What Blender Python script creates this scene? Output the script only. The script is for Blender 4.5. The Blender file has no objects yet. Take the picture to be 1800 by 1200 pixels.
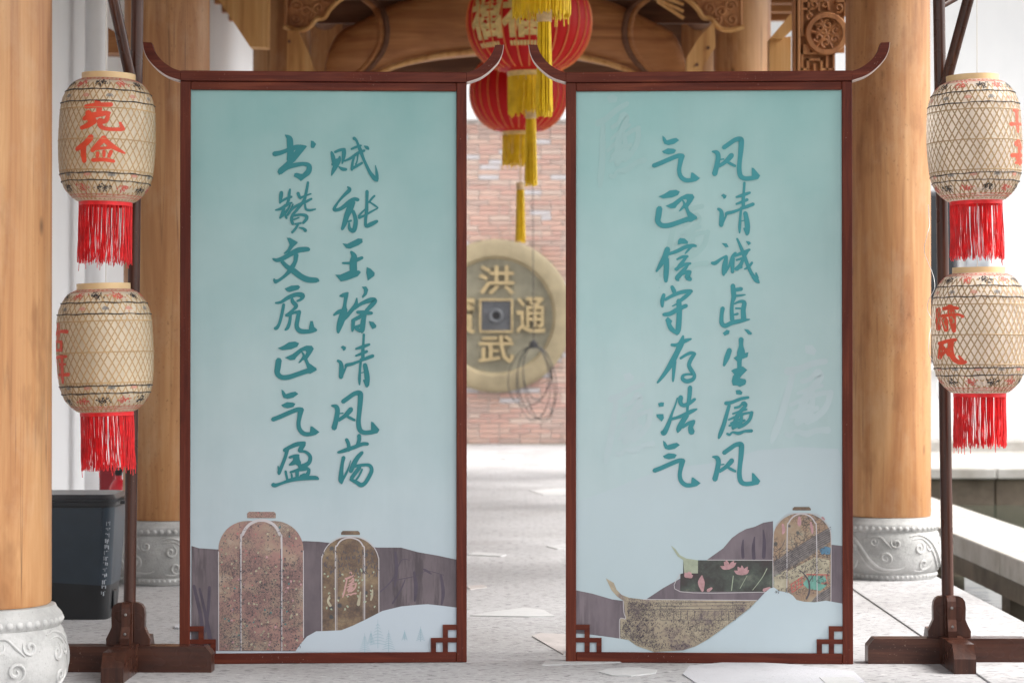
import bpy, bmesh, math, random
from math import sin, cos, pi, radians, sqrt
from mathutils import Vector, Matrix
from mathutils.geometry import tessellate_polygon
random.seed(7)
SC = bpy.context.scene
COL = SC.collection
# ---------------------------------------------------------------- camera, sky, sun, exposure
EYE = 1.07
cam_d = bpy.data.cameras.new('camera'); cam = bpy.data.objects.new('camera', cam_d); COL.objects.link(cam)
cam.location = (0, 0, EYE); cam.rotation_euler = (radians(90 + 0.358), 0, 0)
cam_d.sensor_width = 36; cam_d.lens = 80; cam_d.clip_end = 3000
cam_d.dof.use_dof = True; cam_d.dof.focus_distance = 7.85; cam_d.dof.aperture_fstop = 4.5
SC.camera = cam
SUN_EL, SUN_AZ = 50, 97          # elevation, and azimuth east of the view axis (+Y)
w = bpy.data.worlds.new("World"); SC.world = w; w.use_nodes = True
nt = w.node_tree; nt.nodes.clear()
sky = nt.nodes.new('ShaderNodeTexSky'); sky.sky_type = 'NISHITA'; sky.sun_disc = False
sky.sun_elevation = radians(SUN_EL); sky.sun_rotation = radians(SUN_AZ)
sky.air_density = 1.0; sky.dust_density = 4.0; sky.ozone_density = 1.0
hs = nt.nodes.new('ShaderNodeHueSaturation'); hs.inputs['Saturation'].default_value = 0.10; hs.inputs['Value'].default_value = 1.0
bg = nt.nodes.new('ShaderNodeBackground'); bg.inputs['Strength'].default_value = 0.15
wo = nt.nodes.new('ShaderNodeOutputWorld')
nt.links.new(sky.outputs[0], hs.inputs['Color']); nt.links.new(hs.outputs[0], bg.inputs[0]); nt.links.new(bg.outputs[0], wo.inputs[0])
sd = bpy.data.lights.new('sun', 'SUN'); sd.energy = 1.5; sd.angle = radians(32); sd.color = (1, .96, .9)
sun = bpy.data.objects.new('sun', sd); COL.objects.link(sun)
_d = Vector((sin(radians(SUN_AZ))*cos(radians(SUN_EL)), cos(radians(SUN_AZ))*cos(radians(SUN_EL)), sin(radians(SUN_EL))))
sun.rotation_euler = _d.to_track_quat('Z', 'Y').to_euler()
SC.view_settings.view_transform = 'Standard'; SC.view_settings.look = 'None'
SC.view_settings.gamma = 1; SC.view_settings.use_curve_mapping = False
SC.view_settings.exposure = 1.45
SC.render.engine = 'CYCLES'
SC.cycles.max_bounces = 8; SC.cycles.diffuse_bounces = 4

F = 4000.0
def W(x, y, D):                  # where a thing seen at that spot of the photograph stands, D metres away
    return Vector(((x-900)/F*D, D, EYE + (625-y)/F*D))

# ---------------------------------------------------------------- materials
MATS = {}
def lin(c):
    return tuple(((v/255)/12.92 if v/255 <= .04045 else (((v/255)+.055)/1.055)**2.4) for v in c) + (1,)
class NT:
    def __init__(s, name):
        s.m = bpy.data.materials.new(name); s.m.use_nodes = True; s.t = s.m.node_tree; s.t.nodes.clear()
        s.out = s.n('ShaderNodeOutputMaterial'); s.b = s.n('ShaderNodeBsdfPrincipled'); s.l(s.b.outputs[0], s.out.inputs[0])
        s.tc = s.n('ShaderNodeTexCoord')
    def n(s, t, **k):
        x = s.t.nodes.new(t)
        for a, v in k.items(): setattr(x, a, v)
        return x
    def l(s, a, b): s.t.links.new(a, b)
    def map(s, scale, co='Object', rot=(0,0,0), loc=(0,0,0)):
        m = s.n('ShaderNodeMapping'); m.inputs['Scale'].default_value = scale; m.inputs['Rotation'].default_value = rot; m.inputs['Location'].default_value = loc
        s.l(s.tc.outputs[co], m.inputs[0]); return m.outputs[0]
    def noise(s, vec, scale=1, detail=4, rough=.55, dist=0):
        x = s.n('ShaderNodeTexNoise'); x.inputs['Scale'].default_value = scale; x.inputs['Detail'].default_value = detail
        x.inputs['Roughness'].default_value = rough; x.inputs['Distortion'].default_value = dist; s.l(vec, x.inputs['Vector']); return x.outputs[0]
    def vor(s, vec, scale, feature='F1', out='Distance'):
        x = s.n('ShaderNodeTexVoronoi', feature=feature); x.inputs['Scale'].default_value = scale; s.l(vec, x.inputs['Vector']); return x.outputs[out]
    def ramp(s, fac, stops, interp='LINEAR'):
        x = s.n('ShaderNodeValToRGB'); r = x.color_ramp; r.interpolation = interp
        while len(r.elements) < len(stops): r.elements.new(.5)
        for e, (p, c) in zip(r.elements, stops):
            e.position = p; e.color = c if len(c) == 4 else tuple(c) + (1,)
        s.l(fac, x.inputs[0]); return x.outputs[0]
    def mix(s, fac, a, b, mode='MIX'):
        x = s.n('ShaderNodeMix', data_type='RGBA', blend_type=mode)
        for v, i in ((fac, 0), (a, 6), (b, 7)):
            if hasattr(v, 'is_linked'): s.l(v, x.inputs[i])
            else: x.inputs[i].default_value = v if i == 0 else (v if len(v) == 4 else tuple(v)+(1,))
        return x.outputs[2]
    def math(s, op, a, b=0):
        x = s.n('ShaderNodeMath', operation=op)
        for v, i in ((a, 0), (b, 1)):
            if hasattr(v, 'is_linked'): s.l(v, x.inputs[i])
            else: x.inputs[i].default_value = v
        return x.outputs[0]
    def bump(s, h, strength=.3, dist=.002):
        x = s.n('ShaderNodeBump'); x.inputs['Strength'].default_value = strength; x.inputs['Distance'].default_value = dist
        s.l(h, x.inputs['Height']); s.l(x.outputs[0], s.b.inputs['Normal'])
    def col(s, c):
        if hasattr(c, 'is_linked'): s.l(c, s.b.inputs['Base Color'])
        else: s.b.inputs['Base Color'].default_value = c
    def rough(s, r, spec=.5):
        if hasattr(r, 'is_linked'): s.l(r, s.b.inputs['Roughness'])
        else: s.b.inputs['Roughness'].default_value = r
        s.b.inputs['Specular IOR Level'].default_value = spec
K = (0,0,0,1); WHT = (1,1,1,1)
def sc_(c, k): return tuple(v*k for v in c[:3]) + (1,)
def wood(name, base, dark, light, axis=2, rough=.45, cracks=.0, fine=1.0, spec=.4, coat=0, gm=.4, chips=0):
    n = NT(name)
    s = [9*fine]*3; s[axis] = .8*fine
    v = n.map(tuple(s))
    a = n.noise(v, 1.0, 5, .6, 1.2)
    c = n.ramp(a, [(.28, dark), (.48, base), (.72, light)])
    s2 = [70*fine]*3; s2[axis] = 1.6*fine
    g = n.noise(n.map(tuple(s2)), 1, 3, .6)
    c = n.mix(n.math('MULTIPLY', n.ramp(g, [(.42, WHT), (.62, K)]), gm), c, dark)
    big = n.noise(n.map((1.6,1.6,.9)), 1, 3)
    c = n.mix(n.math('MULTIPLY', n.ramp(big, [(.5, K), (.75, WHT)]), .45), c, sc_(dark, .8))
    if cracks:
        s3 = [13]*3; s3[axis] = .22
        k = n.noise(n.map(tuple(s3), loc=(.3,.1,.7)), 1, 2, .5, .3)
        k2 = n.noise(n.map((2.5,2.5,.6), loc=(5,1,7)), 1, 2)
        kk = n.math('MULTIPLY', n.math('MULTIPLY', n.ramp(k, [(.490, K), (.4975, WHT), (.505, K)]), n.ramp(k2, [(.5, K), (.6, WHT)])), cracks*.8)
        c = n.mix(kk, c, sc_(dark, .25))
        s4 = [30]*3; s4[axis] = .9
        k4 = n.noise(n.map(tuple(s4), loc=(2,8,1)), 1, 3, .6); k5 = n.noise(n.map((3.5,3.5,1.3), loc=(9,3,2)), 1, 3)
        c = n.mix(n.math('MULTIPLY', n.math('MULTIPLY', n.ramp(k4, [(.60, K), (.66, WHT)]), n.ramp(k5, [(.45, K), (.58, WHT)])), .55), c, sc_(dark, .45))
        k6 = n.noise(n.map((5,5,3), loc=(1,1,6)), 1, 6, .7)
        c = n.mix(n.math('MULTIPLY', n.ramp(k6, [(.50, K), (.72, WHT)]), .3), c, (.54,.38,.24,1))
        k7 = n.noise(n.map((6,6,2.2), loc=(8,4,3)), 1, 4, .65)
        c = n.mix(n.math('MULTIPLY', n.ramp(k7, [(.56, K), (.70, WHT)]), .55), c, sc_(dark, .75))
        k8 = n.noise(n.map((90,90,40), loc=(8,4,3)), 1, 2, .6); k9 = n.noise(n.map((2,2,1), loc=(4,4,3)), 1, 2, .6)
        c = n.mix(n.math('MULTIPLY', n.math('MULTIPLY', n.ramp(k8, [(.64, K), (.68, WHT)]), n.ramp(k9, [(.45, K), (.6, WHT)])), .38), c, sc_(dark, .35))
        kn = n.vor(n.map((5,5,2.2)), 1)
        c = n.mix(n.math('MULTIPLY', n.ramp(kn, [(.03, WHT), (.085, K)]), .75), c, sc_(dark, .3))
    if chips:
        q1 = n.noise(n.map((150,150,150), loc=(1,7,3)), 1, 3, .7); q2 = n.noise(n.map((4,4,4), loc=(6,2,3)), 1, 3, .6)
        c = n.mix(n.math('MULTIPLY', n.math('MULTIPLY', n.ramp(q1, [(.66, K), (.69, WHT)]), n.ramp(q2, [(.5, K), (.62, WHT)])), chips), c, (.50,.36,.30,1))
        n.bump(q2, .3, .004)
        rough = n.ramp(q2, [(.35, (rough-.14,)*3), (.65, (rough+.12,)*3)])
    n.col(c); n.rough(rough, spec); n.bump(g, .25, .0015)
    if coat: n.b.inputs['Coat Weight'].default_value = coat; n.b.inputs['Coat Roughness'].default_value = .2
    return n.m
M = {}
M['col_wood'] = wood('column_wood', (.43,.205,.080,1), (.27,.105,.038,1), (.55,.31,.14,1), cracks=.9, rough=.45, gm=.22)
M['beam_wood'] = wood('beam_wood', (.42,.175,.060,1), (.20,.070,.024,1), (.54,.26,.10,1), axis=0, cracks=.0, rough=.55, gm=.25)
M['carve_wood'] = wood('carved_wood', (.44,.185,.068,1), (.20,.07,.026,1), (.56,.28,.11,1), rough=.6)
M['light_wood'] = wood('pale_wood', (.60,.32,.11,1), (.38,.165,.05,1), (.70,.42,.18,1), rough=.55, gm=.25)
M['roof_wood'] = wood('roof_wood', (.17,.075,.04,1), (.085,.036,.02,1), (.23,.115,.06,1), axis=0, rough=.7)
M['red_frame_v'] = wood('red_frame_wood_upright', (.110,.022,.012,1), (.058,.011,.007,1), (.175,.042,.020,1), rough=.5, fine=2.2, spec=.18, chips=.7)
M['red_frame_h'] = wood('red_frame_wood_across', (.110,.022,.012,1), (.058,.011,.007,1), (.175,.042,.020,1), axis=0, rough=.5, fine=2.2, spec=.18, chips=.7)
M['dark_h'] = wood('dark_stained_wood_across', (.060,.020,.012,1), (.024,.009,.006,1), (.11,.040,.022,1), axis=0, rough=.34, fine=2, chips=.4)
M['dark_v'] = wood('dark_stained_wood_upright', (.060,.020,.012,1), (.024,.009,.006,1), (.11,.040,.022,1), axis=2, rough=.34, fine=2, chips=.4)
def plain(name, c, rough=.6, spec=.4, var=.12, scale=12, bump=0, metal=0):
    n = NT(name)
    a = n.noise(n.map((scale,)*3), 1, 4)
    n.col(n.ramp(a, [(.3, sc_(c, 1-var)), (.7, tuple(min(1, v*(1+var)) for v in c[:3])+(1,))]))
    n.rough(rough, spec); n.b.inputs['Metallic'].default_value = metal
    if bump: n.bump(n.noise(n.map((scale*8,)*3), 1, 3), bump, .002)
    return n.m
def stone(name, base, dark, scale=1, pits=.5):
    n = NT(name)
    a = n.noise(n.map((3*scale,)*3), 1, 6, .6)
    c = n.ramp(a, [(.3, dark), (.6, base), (.8, tuple(min(1, v*1.12) for v in base[:3])+(1,))])
    p = n.noise(n.map((90*scale,)*3), 1, 2)
    c = n.mix(n.math('MULTIPLY', n.ramp(p, [(.66, K), (.72, WHT)]), pits), c, sc_(dark, .45))
    st = n.noise(n.map((5*scale,)*3, loc=(3,9,4)), 1, 6, .7)
    c = n.mix(n.math('MULTIPLY', n.ramp(st, [(.52, K), (.66, WHT)]), .35), c, sc_(dark, .7))
    n.col(c); n.rough(.75, .3); n.bump(n.noise(n.map((45*scale,)*3), 1, 6, .7), .6, .005)
    return n.m
M['drum_stone'] = stone('carved_grey_stone', (.46,.455,.445,1), (.27,.27,.26,1), 1.6, .5)
M['relief_stone'] = stone('relief_stone', (.52,.515,.505,1), (.34,.335,.325,1), 1.6, .4)
def floor_mat():
    n = NT('speckled_floor_stone')
    a = n.noise(n.map((1.3,1.3,1.3)), 1, 5, .6)
    c = n.ramp(a, [(.3, (.33,.325,.33,1)), (.55, (.41,.405,.412,1)), (.75, (.48,.475,.48,1))])
    p = n.noise(n.map((24,75,24)), 1, 3, .6)
    st = n.noise(n.map((.55,.55,.55), loc=(7,2,1)), 1, 6, .65)
    c = n.mix(n.math('MULTIPLY', n.ramp(st, [(.48, K), (.62, WHT)]), .30), c, (.24,.225,.215,1))
    c = n.mix(n.math('MULTIPLY', n.ramp(p, [(.56, K), (.62, WHT)]), .8), c, (.10,.095,.095,1))
    p2 = n.noise(n.map((42,42,42), loc=(3,3,3)), 1, 2)
    c = n.mix(n.math('MULTIPLY', n.ramp(p2, [(.6, K), (.72, WHT)]), .5), c, (.62,.61,.61,1))
    n.col(c); n.rough(n.ramp(a, [(.3, (.6,)*3), (.7, (.8,)*3)]), .22); n.bump(p, .4, .002)
    return n.m
M['floor'] = floor_mat()
M['inlay'] = stone('white_inlay_stone', (.50,.50,.50,1), (.42,.42,.425,1), .8, .4)
M['inlay_blue'] = stone('bluish_inlay_stone', (.49,.49,.515,1), (.43,.43,.455,1), .8, .4)
M['inlay_pink'] = stone('pinkish_inlay_stone', (.47,.43,.415,1), (.39,.36,.35,1), .8, .5)
M['slab'] = stone('bank_stone', (.52,.50,.47,1), (.36,.33,.29,1), 1, .3)
M['slab_side'] = stone('weathered_stone', (.20,.16,.12,1), (.10,.08,.06,1), 1, .3)
def whitewash():
    n = NT('whitewashed_plaster')
    a = n.noise(n.map((.8,.8,.35)), 1, 5, .6)
    n.col(n.ramp(a, [(.3, (.72,.725,.74,1)), (.6, (.80,.80,.805,1))])); n.rough(.85, .2)
    n.bump(n.noise(n.map((20,)*3), 1, 4), .15, .003); return n.m
M['white'] = whitewash()
M['pipe'] = plain('white_plastic_pipe', (.80,.80,.81,1), .35, .5, .02)
M['window_dark'] = plain('dark_window_glass', (.03,.033,.038,1), .12, .5, .1)
M['window_frame'] = plain('grey_window_frame', (.10,.10,.11,1), .4)
M['pale_grey'] = plain('pale_grey_shutter', (.42,.44,.47,1), .6)
def brick_mat():
    n = NT('old_brick')
    at = n.n('ShaderNodeAttribute', attribute_name='tint')
    a = n.noise(n.map((14,)*3), 1, 5, .65)
    c = n.mix(n.math('MULTIPLY', n.ramp(a, [(.35, K), (.7, WHT)]), .45), at.outputs['Color'], (.42,.36,.33,1))
    n.col(c); n.rough(.9, .2); n.bump(a, .6, .004); return n.m
M['brick'] = brick_mat()
M['mortar'] = plain('pale_mortar', (.56,.51,.48,1), .95, .1, .15, 9, .4)
def water():
    n = NT('pond_water'); n.col((.05,.06,.045,1)); n.rough(.04, .5); n.b.inputs['IOR'].default_value = 1.33
    n.bump(n.noise(n.map((3,9,3)), 1, 3), .12, .02); return n.m
M['water'] = water()
M['ground'] = plain('bare_ground', (.18,.16,.12,1), .9, .2, .2, 1)
# the printed boards
def print_board(name, top, mid, bot):
    n = NT(name)
    sp = n.n('ShaderNodeSeparateXYZ'); n.l(n.tc.outputs['Generated'], sp.inputs[0])
    c = n.ramp(sp.outputs[2], [(0, bot), (.45, mid), (1, top)])
    a = n.noise(n.map((2.2,)*3), 1, 4, .6)
    c = n.mix(n.math('MULTIPLY', n.ramp(a, [(.35, K), (.75, WHT)]), .10), c, WHT)
    st = n.vor(n.map((26,26,40)), 1)
    lo = n.noise(n.map((1.6,)*3, loc=(4,1,2)), 1, 2)
    f = n.math('MULTIPLY', n.ramp(st, [(.03, WHT), (.07, K)]), n.ramp(lo, [(.62, K), (.7, WHT)]))
    c = n.mix(n.math('MULTIPLY', f, .5), c, (.12,.25,.27,1))
    fn = n.noise(n.map((7,7,1.2)), 1, 5, .7)
    c = n.mix(n.math('MULTIPLY', n.ramp(fn, [(.45, K), (.75, WHT)]), .07), c, (.10,.16,.17,1))
    n.col(c); n.rough(n.ramp(fn, [(.3, (.30,)*3), (.7, (.46,)*3)]), .45); n.bump(n.noise(n.map((1.6,1.6,1.1)), 1, 2), .5, .05); return n.m
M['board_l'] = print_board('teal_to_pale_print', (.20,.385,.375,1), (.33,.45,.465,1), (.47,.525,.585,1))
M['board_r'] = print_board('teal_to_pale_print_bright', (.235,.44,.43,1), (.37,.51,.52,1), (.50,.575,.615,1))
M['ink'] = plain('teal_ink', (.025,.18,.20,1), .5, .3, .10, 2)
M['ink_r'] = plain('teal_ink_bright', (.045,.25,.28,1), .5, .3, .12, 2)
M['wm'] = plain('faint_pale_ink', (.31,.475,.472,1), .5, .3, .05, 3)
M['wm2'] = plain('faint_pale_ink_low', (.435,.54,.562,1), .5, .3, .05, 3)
def mauve(name, a, b, streak=True):
    n = NT(name)
    x = n.noise(n.map((6,6,3)), 1, 6, .65)
    c = n.ramp(x, [(.3, a), (.7, b)])
    if streak:
        s = n.noise(n.map((34,34,4)), 1, 4, .7)
        lo = n.noise(n.map((5,5,1.5), loc=(2,2,2)), 1, 3)
        c = n.mix(n.math('MULTIPLY', n.math('MULTIPLY', n.ramp(s, [(.45, K), (.6, WHT)]), n.ramp(lo, [(.45, K), (.58, WHT)])), .6), c, sc_(a, .45))
    n.col(c); n.rough(.45, .35); return n.m
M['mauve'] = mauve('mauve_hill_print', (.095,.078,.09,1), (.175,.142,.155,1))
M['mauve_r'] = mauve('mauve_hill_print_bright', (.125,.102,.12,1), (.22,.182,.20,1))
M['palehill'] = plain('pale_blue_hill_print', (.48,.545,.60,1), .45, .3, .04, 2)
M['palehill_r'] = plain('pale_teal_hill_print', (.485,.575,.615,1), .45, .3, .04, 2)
def painting(name, cols, scale, line=.8, blobs=True):
    n = NT(name)
    v = n.map((1,1,1))
    big = n.noise(v, 9, 5, .7)
    c = n.ramp(big, [(.3, cols[0]), (.45, cols[1]), (.58, cols[2]), (.7, cols[3])])
    dv = n.n('ShaderNodeTexNoise'); dv.inputs['Scale'].default_value = scale*.7; n.l(v, dv.inputs[0])
    va = n.n('ShaderNodeVectorMath', operation='MULTIPLY_ADD'); n.l(dv.outputs['Color'], va.inputs[0]); va.inputs[1].default_value = (.03,.03,.03); n.l(v, va.inputs[2])
    e = n.vor(va.outputs[0], scale, 'DISTANCE_TO_EDGE')
    den = n.noise(v, 7, 2)
    f = n.math('MULTIPLY', n.ramp(e, [(.03, WHT), (.11, K)]), n.ramp(den, [(.38, K), (.52, WHT)]))
    c = n.mix(n.math('MULTIPLY', f, line), c, (.06,.055,.06,1))
    if blobs:
        b = n.vor(v, scale*.55); cc = n.vor(v, scale*.55, 'F1', 'Color')
        sp = n.n('ShaderNodeSeparateColor'); n.l(cc, sp.inputs[0])
        k = n.math('MULTIPLY', n.ramp(b, [(.22, WHT), (.32, K)]), n.ramp(sp.outputs[0], [(.72, K), (.76, WHT)]))
        tc = n.ramp(sp.outputs[1], [(0, (.05,.06,.07,1)), (.5, (.07,.08,.09,1)), (.7, (.10,.26,.28,1)), (.85, (.50,.12,.13,1))], 'CONSTANT')
        c = n.mix(n.math('MULTIPLY', k, .85), c, tc)
    n.col(c); n.rough(.4, .4); return n.m
M['paint_crowd'] = painting('busy_scroll_painting', [(.24,.14,.13,1),(.34,.20,.175,1),(.36,.26,.20,1),(.44,.36,.30,1)], 170)
M['paint_dark'] = painting('dusky_garden_painting', [(.07,.05,.04,1),(.15,.10,.07,1),(.24,.17,.105,1),(.29,.24,.15,1)], 60, .35)
M['paint_court'] = painting('courtyard_painting', [(.21,.18,.17,1),(.33,.225,.15,1),(.36,.29,.21,1),(.24,.34,.28,1)], 70, .8)
M['paint_sepia'] = painting('sepia_line_painting', [(.14,.10,.13,1),(.36,.30,.22,1),(.42,.36,.26,1),(.45,.40,.30,1)], 120, .75, False)
M['paint_lotus'] = painting('lotus_pond_painting', [(.06,.035,.04,1),(.05,.048,.045,1),(.075,.09,.075,1),(.15,.16,.13,1)], 30, .2, False)
M['petal'] = plain('pink_petal_print', (.46,.27,.28,1), .5, .3, .2, 60)
M['white_line'] = plain('white_line_print', (.52,.49,.50,1), .45, .3, .03)
M['seal_pink'] = plain('pink_seal_print', (.50,.30,.28,1), .5, .3, .05)
M['pale_tree'] = plain('faint_grey_tree_print', (.30,.42,.48,1), .5, .3, .1)
M['print_red'] = plain('red_print', (.55,.10,.10,1), .5, .3, .1)
M['print_dark'] = plain('dark_print', (.10,.09,.10,1), .5, .3, .1)
# lanterns
def paper(name, c, trans, coatr):
    n = NT(name)
    a = n.noise(n.map((9,9,5)), 1, 5, .6, .6)
    cc = n.ramp(a, [(.3, sc_(c, .78)), (.55, c), (.8, tuple(min(1, v*1.12) for v in c[:3])+(1,))])
    n.col(cc); n.rough(.55, .4)
    n.b.inputs['Coat Weight'].default_value = .55; n.b.inputs['Coat Roughness'].default_value = coatr
    w_ = n.noise(n.map((26,26,8), loc=(1,2,3)), 1, 3, .6, 1.5); n.bump(w_, .55, .004)
    t = n.n('ShaderNodeBsdfTranslucent'); n.l(cc, t.inputs[0])
    mx = n.n('ShaderNodeMixShader'); mx.inputs[0].default_value = trans
    n.l(n.b.outputs[0], mx.inputs[1]); n.l(t.outputs[0], mx.inputs[2]); n.l(mx.outputs[0], n.out.inputs[0]); return n.m
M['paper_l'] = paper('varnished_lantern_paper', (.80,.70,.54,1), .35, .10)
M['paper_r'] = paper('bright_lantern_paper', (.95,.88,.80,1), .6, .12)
M['bamboo'] = plain('split_bamboo', (.47,.31,.155,1), .5, .3, .25, 8)
M['bamboo_ring'] = plain('bamboo_hoop', (.66,.47,.25,1), .4, .4, .12, 8)
M['ink_red'] = plain('orange_red_paint', (.66,.07,.03,1), .5, .4, .15, 30)
M['motif_red'] = plain('faded_red_stamp', (.60,.13,.10,1), .6, .3, .2, 30)
M['motif_pink'] = plain('pale_red_stamp', (.62,.28,.22,1), .6, .3, .2, 30)
M['motif_black'] = plain('black_stamp', (.045,.04,.04,1), .6, .3, .2, 30)
M['motif_grey'] = plain('grey_stamp', (.22,.22,.22,1), .6, .3, .2, 30)
M['thread_red'] = plain('red_silk_thread', (.72,.018,.022,1), .45, .4, .25, 30)
M['thread_yellow'] = plain('yellow_silk_thread', (.95,.62,.03,1), .5, .3, .15, 20)
M['cord'] = plain('pale_cord', (.62,.56,.48,1), .7)
M['black_cord'] = plain('black_cable_sheath', (.03,.03,.032,1), .5)
def silk():
    n = NT('red_lantern_silk')
    a = n.noise(n.map((3,3,3)), 1, 3)
    c = n.ramp(a, [(.3, (.62,.012,.014,1)), (.7, (.74,.022,.020,1))]); n.col(c); n.rough(.5, .3)
    t = n.n('ShaderNodeBsdfTranslucent'); n.l(c, t.inputs[0])
    mx = n.n('ShaderNodeMixShader'); mx.inputs[0].default_value = .4
    n.l(n.b.outputs[0], mx.inputs[1]); n.l(t.outputs[0], mx.inputs[2]); n.l(mx.outputs[0], n.out.inputs[0]); return n.m
M['silk'] = silk()
M['gold'] = plain('gold_print', (.68,.48,.17,1), .4, .5, .2, 30)
M['gold_line'] = plain('gold_seam', (.80,.24,.06,1), .4, .5, .1, 30)
M['coin_rim'] = plain('aged_brass_rim', (.29,.24,.15,1), .6, .4, .18, 5, .3)
M['coin_field'] = plain('aged_brass_field', (.215,.20,.145,1), .6, .4, .2, 4, .4)
M['coin_gold'] = plain('worn_gilt_lettering', (.37,.285,.15,1), .6, .5, .15, 9)
M['coin_grey'] = plain('dark_grey_plate', (.10,.105,.115,1), .5)
M['bin_black'] = plain('black_plastic', (.012,.013,.015,1), .38, .5, .1)
M['bin_blue'] = plain('slate_blue_plastic', (.026,.038,.052,1), .33, .5, .1)
M['bin_lid'] = plain('dark_grey_plastic', (.035,.037,.041,1), .3, .5, .1)
M['label_white'] = plain('white_sticker_print', (.30,.32,.35,1), .5)
M['ext_red'] = plain('red_enamel', (.60,.03,.045,1), .25, .5, .05)
M['ext_dark'] = plain('dark_red_enamel', (.26,.012,.02,1), .35, .5, .05)
M['label_pink'] = plain('faded_pink_label', (.75,.30,.32,1), .5)
M['screw'] = plain('steel_screw', (.35,.34,.33,1), .3, .5, .1, 10, 0, 1)
M['edge'] = plain('worn_pale_edge', (.62,.52,.48,1), .6)

# ---------------------------------------------------------------- mesh helpers
class MB:
    def __init__(s): s.v = []; s.f = []; s.mi = None
    def add(s, vs, fs):
        o = len(s.v); s.v += [tuple(p) for p in vs]; s.f += [tuple(i+o for i in f) for f in fs]
    def box(s, x0, x1, y0, y1, z0, z1, bev=0):
        if bev:
            b = bev
            ring = lambda d, z: [(x0+b-d, y0-d+b if 0 else y0+b-d, z)]
            # chamfered box: an octagonal-edged hull of 24 corners
            bm = bmesh.new(); bmesh.ops.create_cube(bm, size=1)
            for q in bm.verts:
                q.co = Vector((x0 if q.co.x < 0 else x1, y0 if q.co.y < 0 else y1, z0 if q.co.z < 0 else z1))
            bmesh.ops.bevel(bm, geom=bm.edges[:], offset=bev, segments=1, affect='EDGES')
            bm.verts.index_update()
            s.add([q.co for q in bm.verts], [[q.index for q in f.verts] for f in bm.faces]); bm.free(); return
        s.add([(x0,y0,z0),(x1,y0,z0),(x1,y1,z0),(x0,y1,z0),(x0,y0,z1),(x1,y0,z1),(x1,y1,z1),(x0,y1,z1)],
              [(0,3,2,1),(4,5,6,7),(0,1,5,4),(1,2,6,5),(2,3,7,6),(3,0,4,7)])
    def tube(s, pts, r, seg=8, caps=True):
        pts = [Vector(p) for p in pts]; n = len(pts); o = len(s.v)
        rr = r if isinstance(r, (list, tuple)) else [r]*n
        up = None
        for i, p in enumerate(pts):
            t = (pts[min(i+1, n-1)] - pts[max(i-1, 0)]).normalized()
            if up is None: up = Vector((0,0,1)) if abs(t.z) < .9 else Vector((1,0,0))
            a = t.cross(up).normalized(); b = a.cross(t).normalized(); up = b
            for k in range(seg):
                q = 2*pi*k/seg; s.v.append(tuple(p + (a*cos(q) + b*sin(q))*rr[i]))
        for i in range(n-1):
            for k in range(seg):
                k2 = (k+1) % seg
                s.f.append((o+i*seg+k, o+i*seg+k2, o+(i+1)*seg+k2, o+(i+1)*seg+k))
        if caps:
            s.f.append(tuple(o+k for k in range(seg))[::-1]); s.f.append(tuple(o+(n-1)*seg+k for k in range(seg)))
    def lathe(s, prof, seg=48, cx=0, cy=0, cap=True, rib=0, ribd=0, wob=None):
        o = len(s.v)
        for (r, z) in prof:
            for k in range(seg):
                q = 2*pi*k/seg; rr = r*(1 - ribd*abs(sin(q*rib/2))**0.7 if rib else 1)
                if rib: rr = r*(1 - ribd*(1-abs(sin(q*rib/2))**.6))
                if wob: rr *= 1 + wob(q, z)
                s.v.append((cx+rr*cos(q), cy+rr*sin(q), z))
        n = len(prof)
        for i in range(n-1):
            for k in range(seg):
                k2 = (k+1) % seg; s.f.append((o+i*seg+k, o+i*seg+k2, o+(i+1)*seg+k2, o+(i+1)*seg+k))
        if cap:
            s.f.append(tuple(o+k for k in range(seg))[::-1]); s.f.append(tuple(o+(n-1)*seg+k for k in range(seg)))
    def prism(s, poly, y0, y1):        # poly in the xz plane, thickness along y
        n = len(poly); t = tessellate_polygon([[Vector((p[0], p[1], 0)) for p in poly]])
        s.add([(p[0], y0, p[1]) for p in poly] + [(p[0], y1, p[1]) for p in poly],
              [tuple(a) for a in t] + [tuple(i+n for i in a[::-1]) for a in t] + [(i, (i+1) % n, n+(i+1) % n, n+i) for i in range(n)])
    def flat(s, poly, y):              # one face facing the camera
        t = tessellate_polygon([[Vector((p[0], p[1], 0)) for p in poly]])
        s.add([(p[0], y, p[1]) for p in poly], [tuple(a) for a in t])
    def build(s, name, mat, parent=None, smooth=False, **props):
        me = bpy.data.meshes.new(name); me.from_pydata(s.v, [], s.f); me.validate(); 
        bm = bmesh.new(); bm.from_mesh(me); bmesh.ops.recalc_face_normals(bm, faces=bm.faces[:]); bm.to_mesh(me); bm.free()
        me.materials.append(M[mat] if isinstance(mat, str) else mat)
        if smooth:
            me.polygons.foreach_set('use_smooth', [True]*len(me.polygons)); 
            try: me.set_sharp_from_angle(angle=radians(40))
            except Exception: pass
        o = bpy.data.objects.new(name, me); COL.objects.link(o)
        if parent: o.parent = parent
        for k, v in props.items(): o[k] = v
        return o
def thing(name, label, cat, loc=(0,0,0), rot=(0,0,0), group=None):
    o = bpy.data.objects.new(name, None); COL.objects.link(o); o.location = loc; o.rotation_euler = rot
    o['label'] = label; o['category'] = cat
    if group: o['group'] = group
    return o
def copy_tree(o, parent=None):
    kids = [c for c in bpy.data.objects if c.parent == o]
    c = o.copy(); COL.objects.link(c)
    if parent: c.parent = parent
    for k in kids: copy_tree(k, c)
    return c
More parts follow.
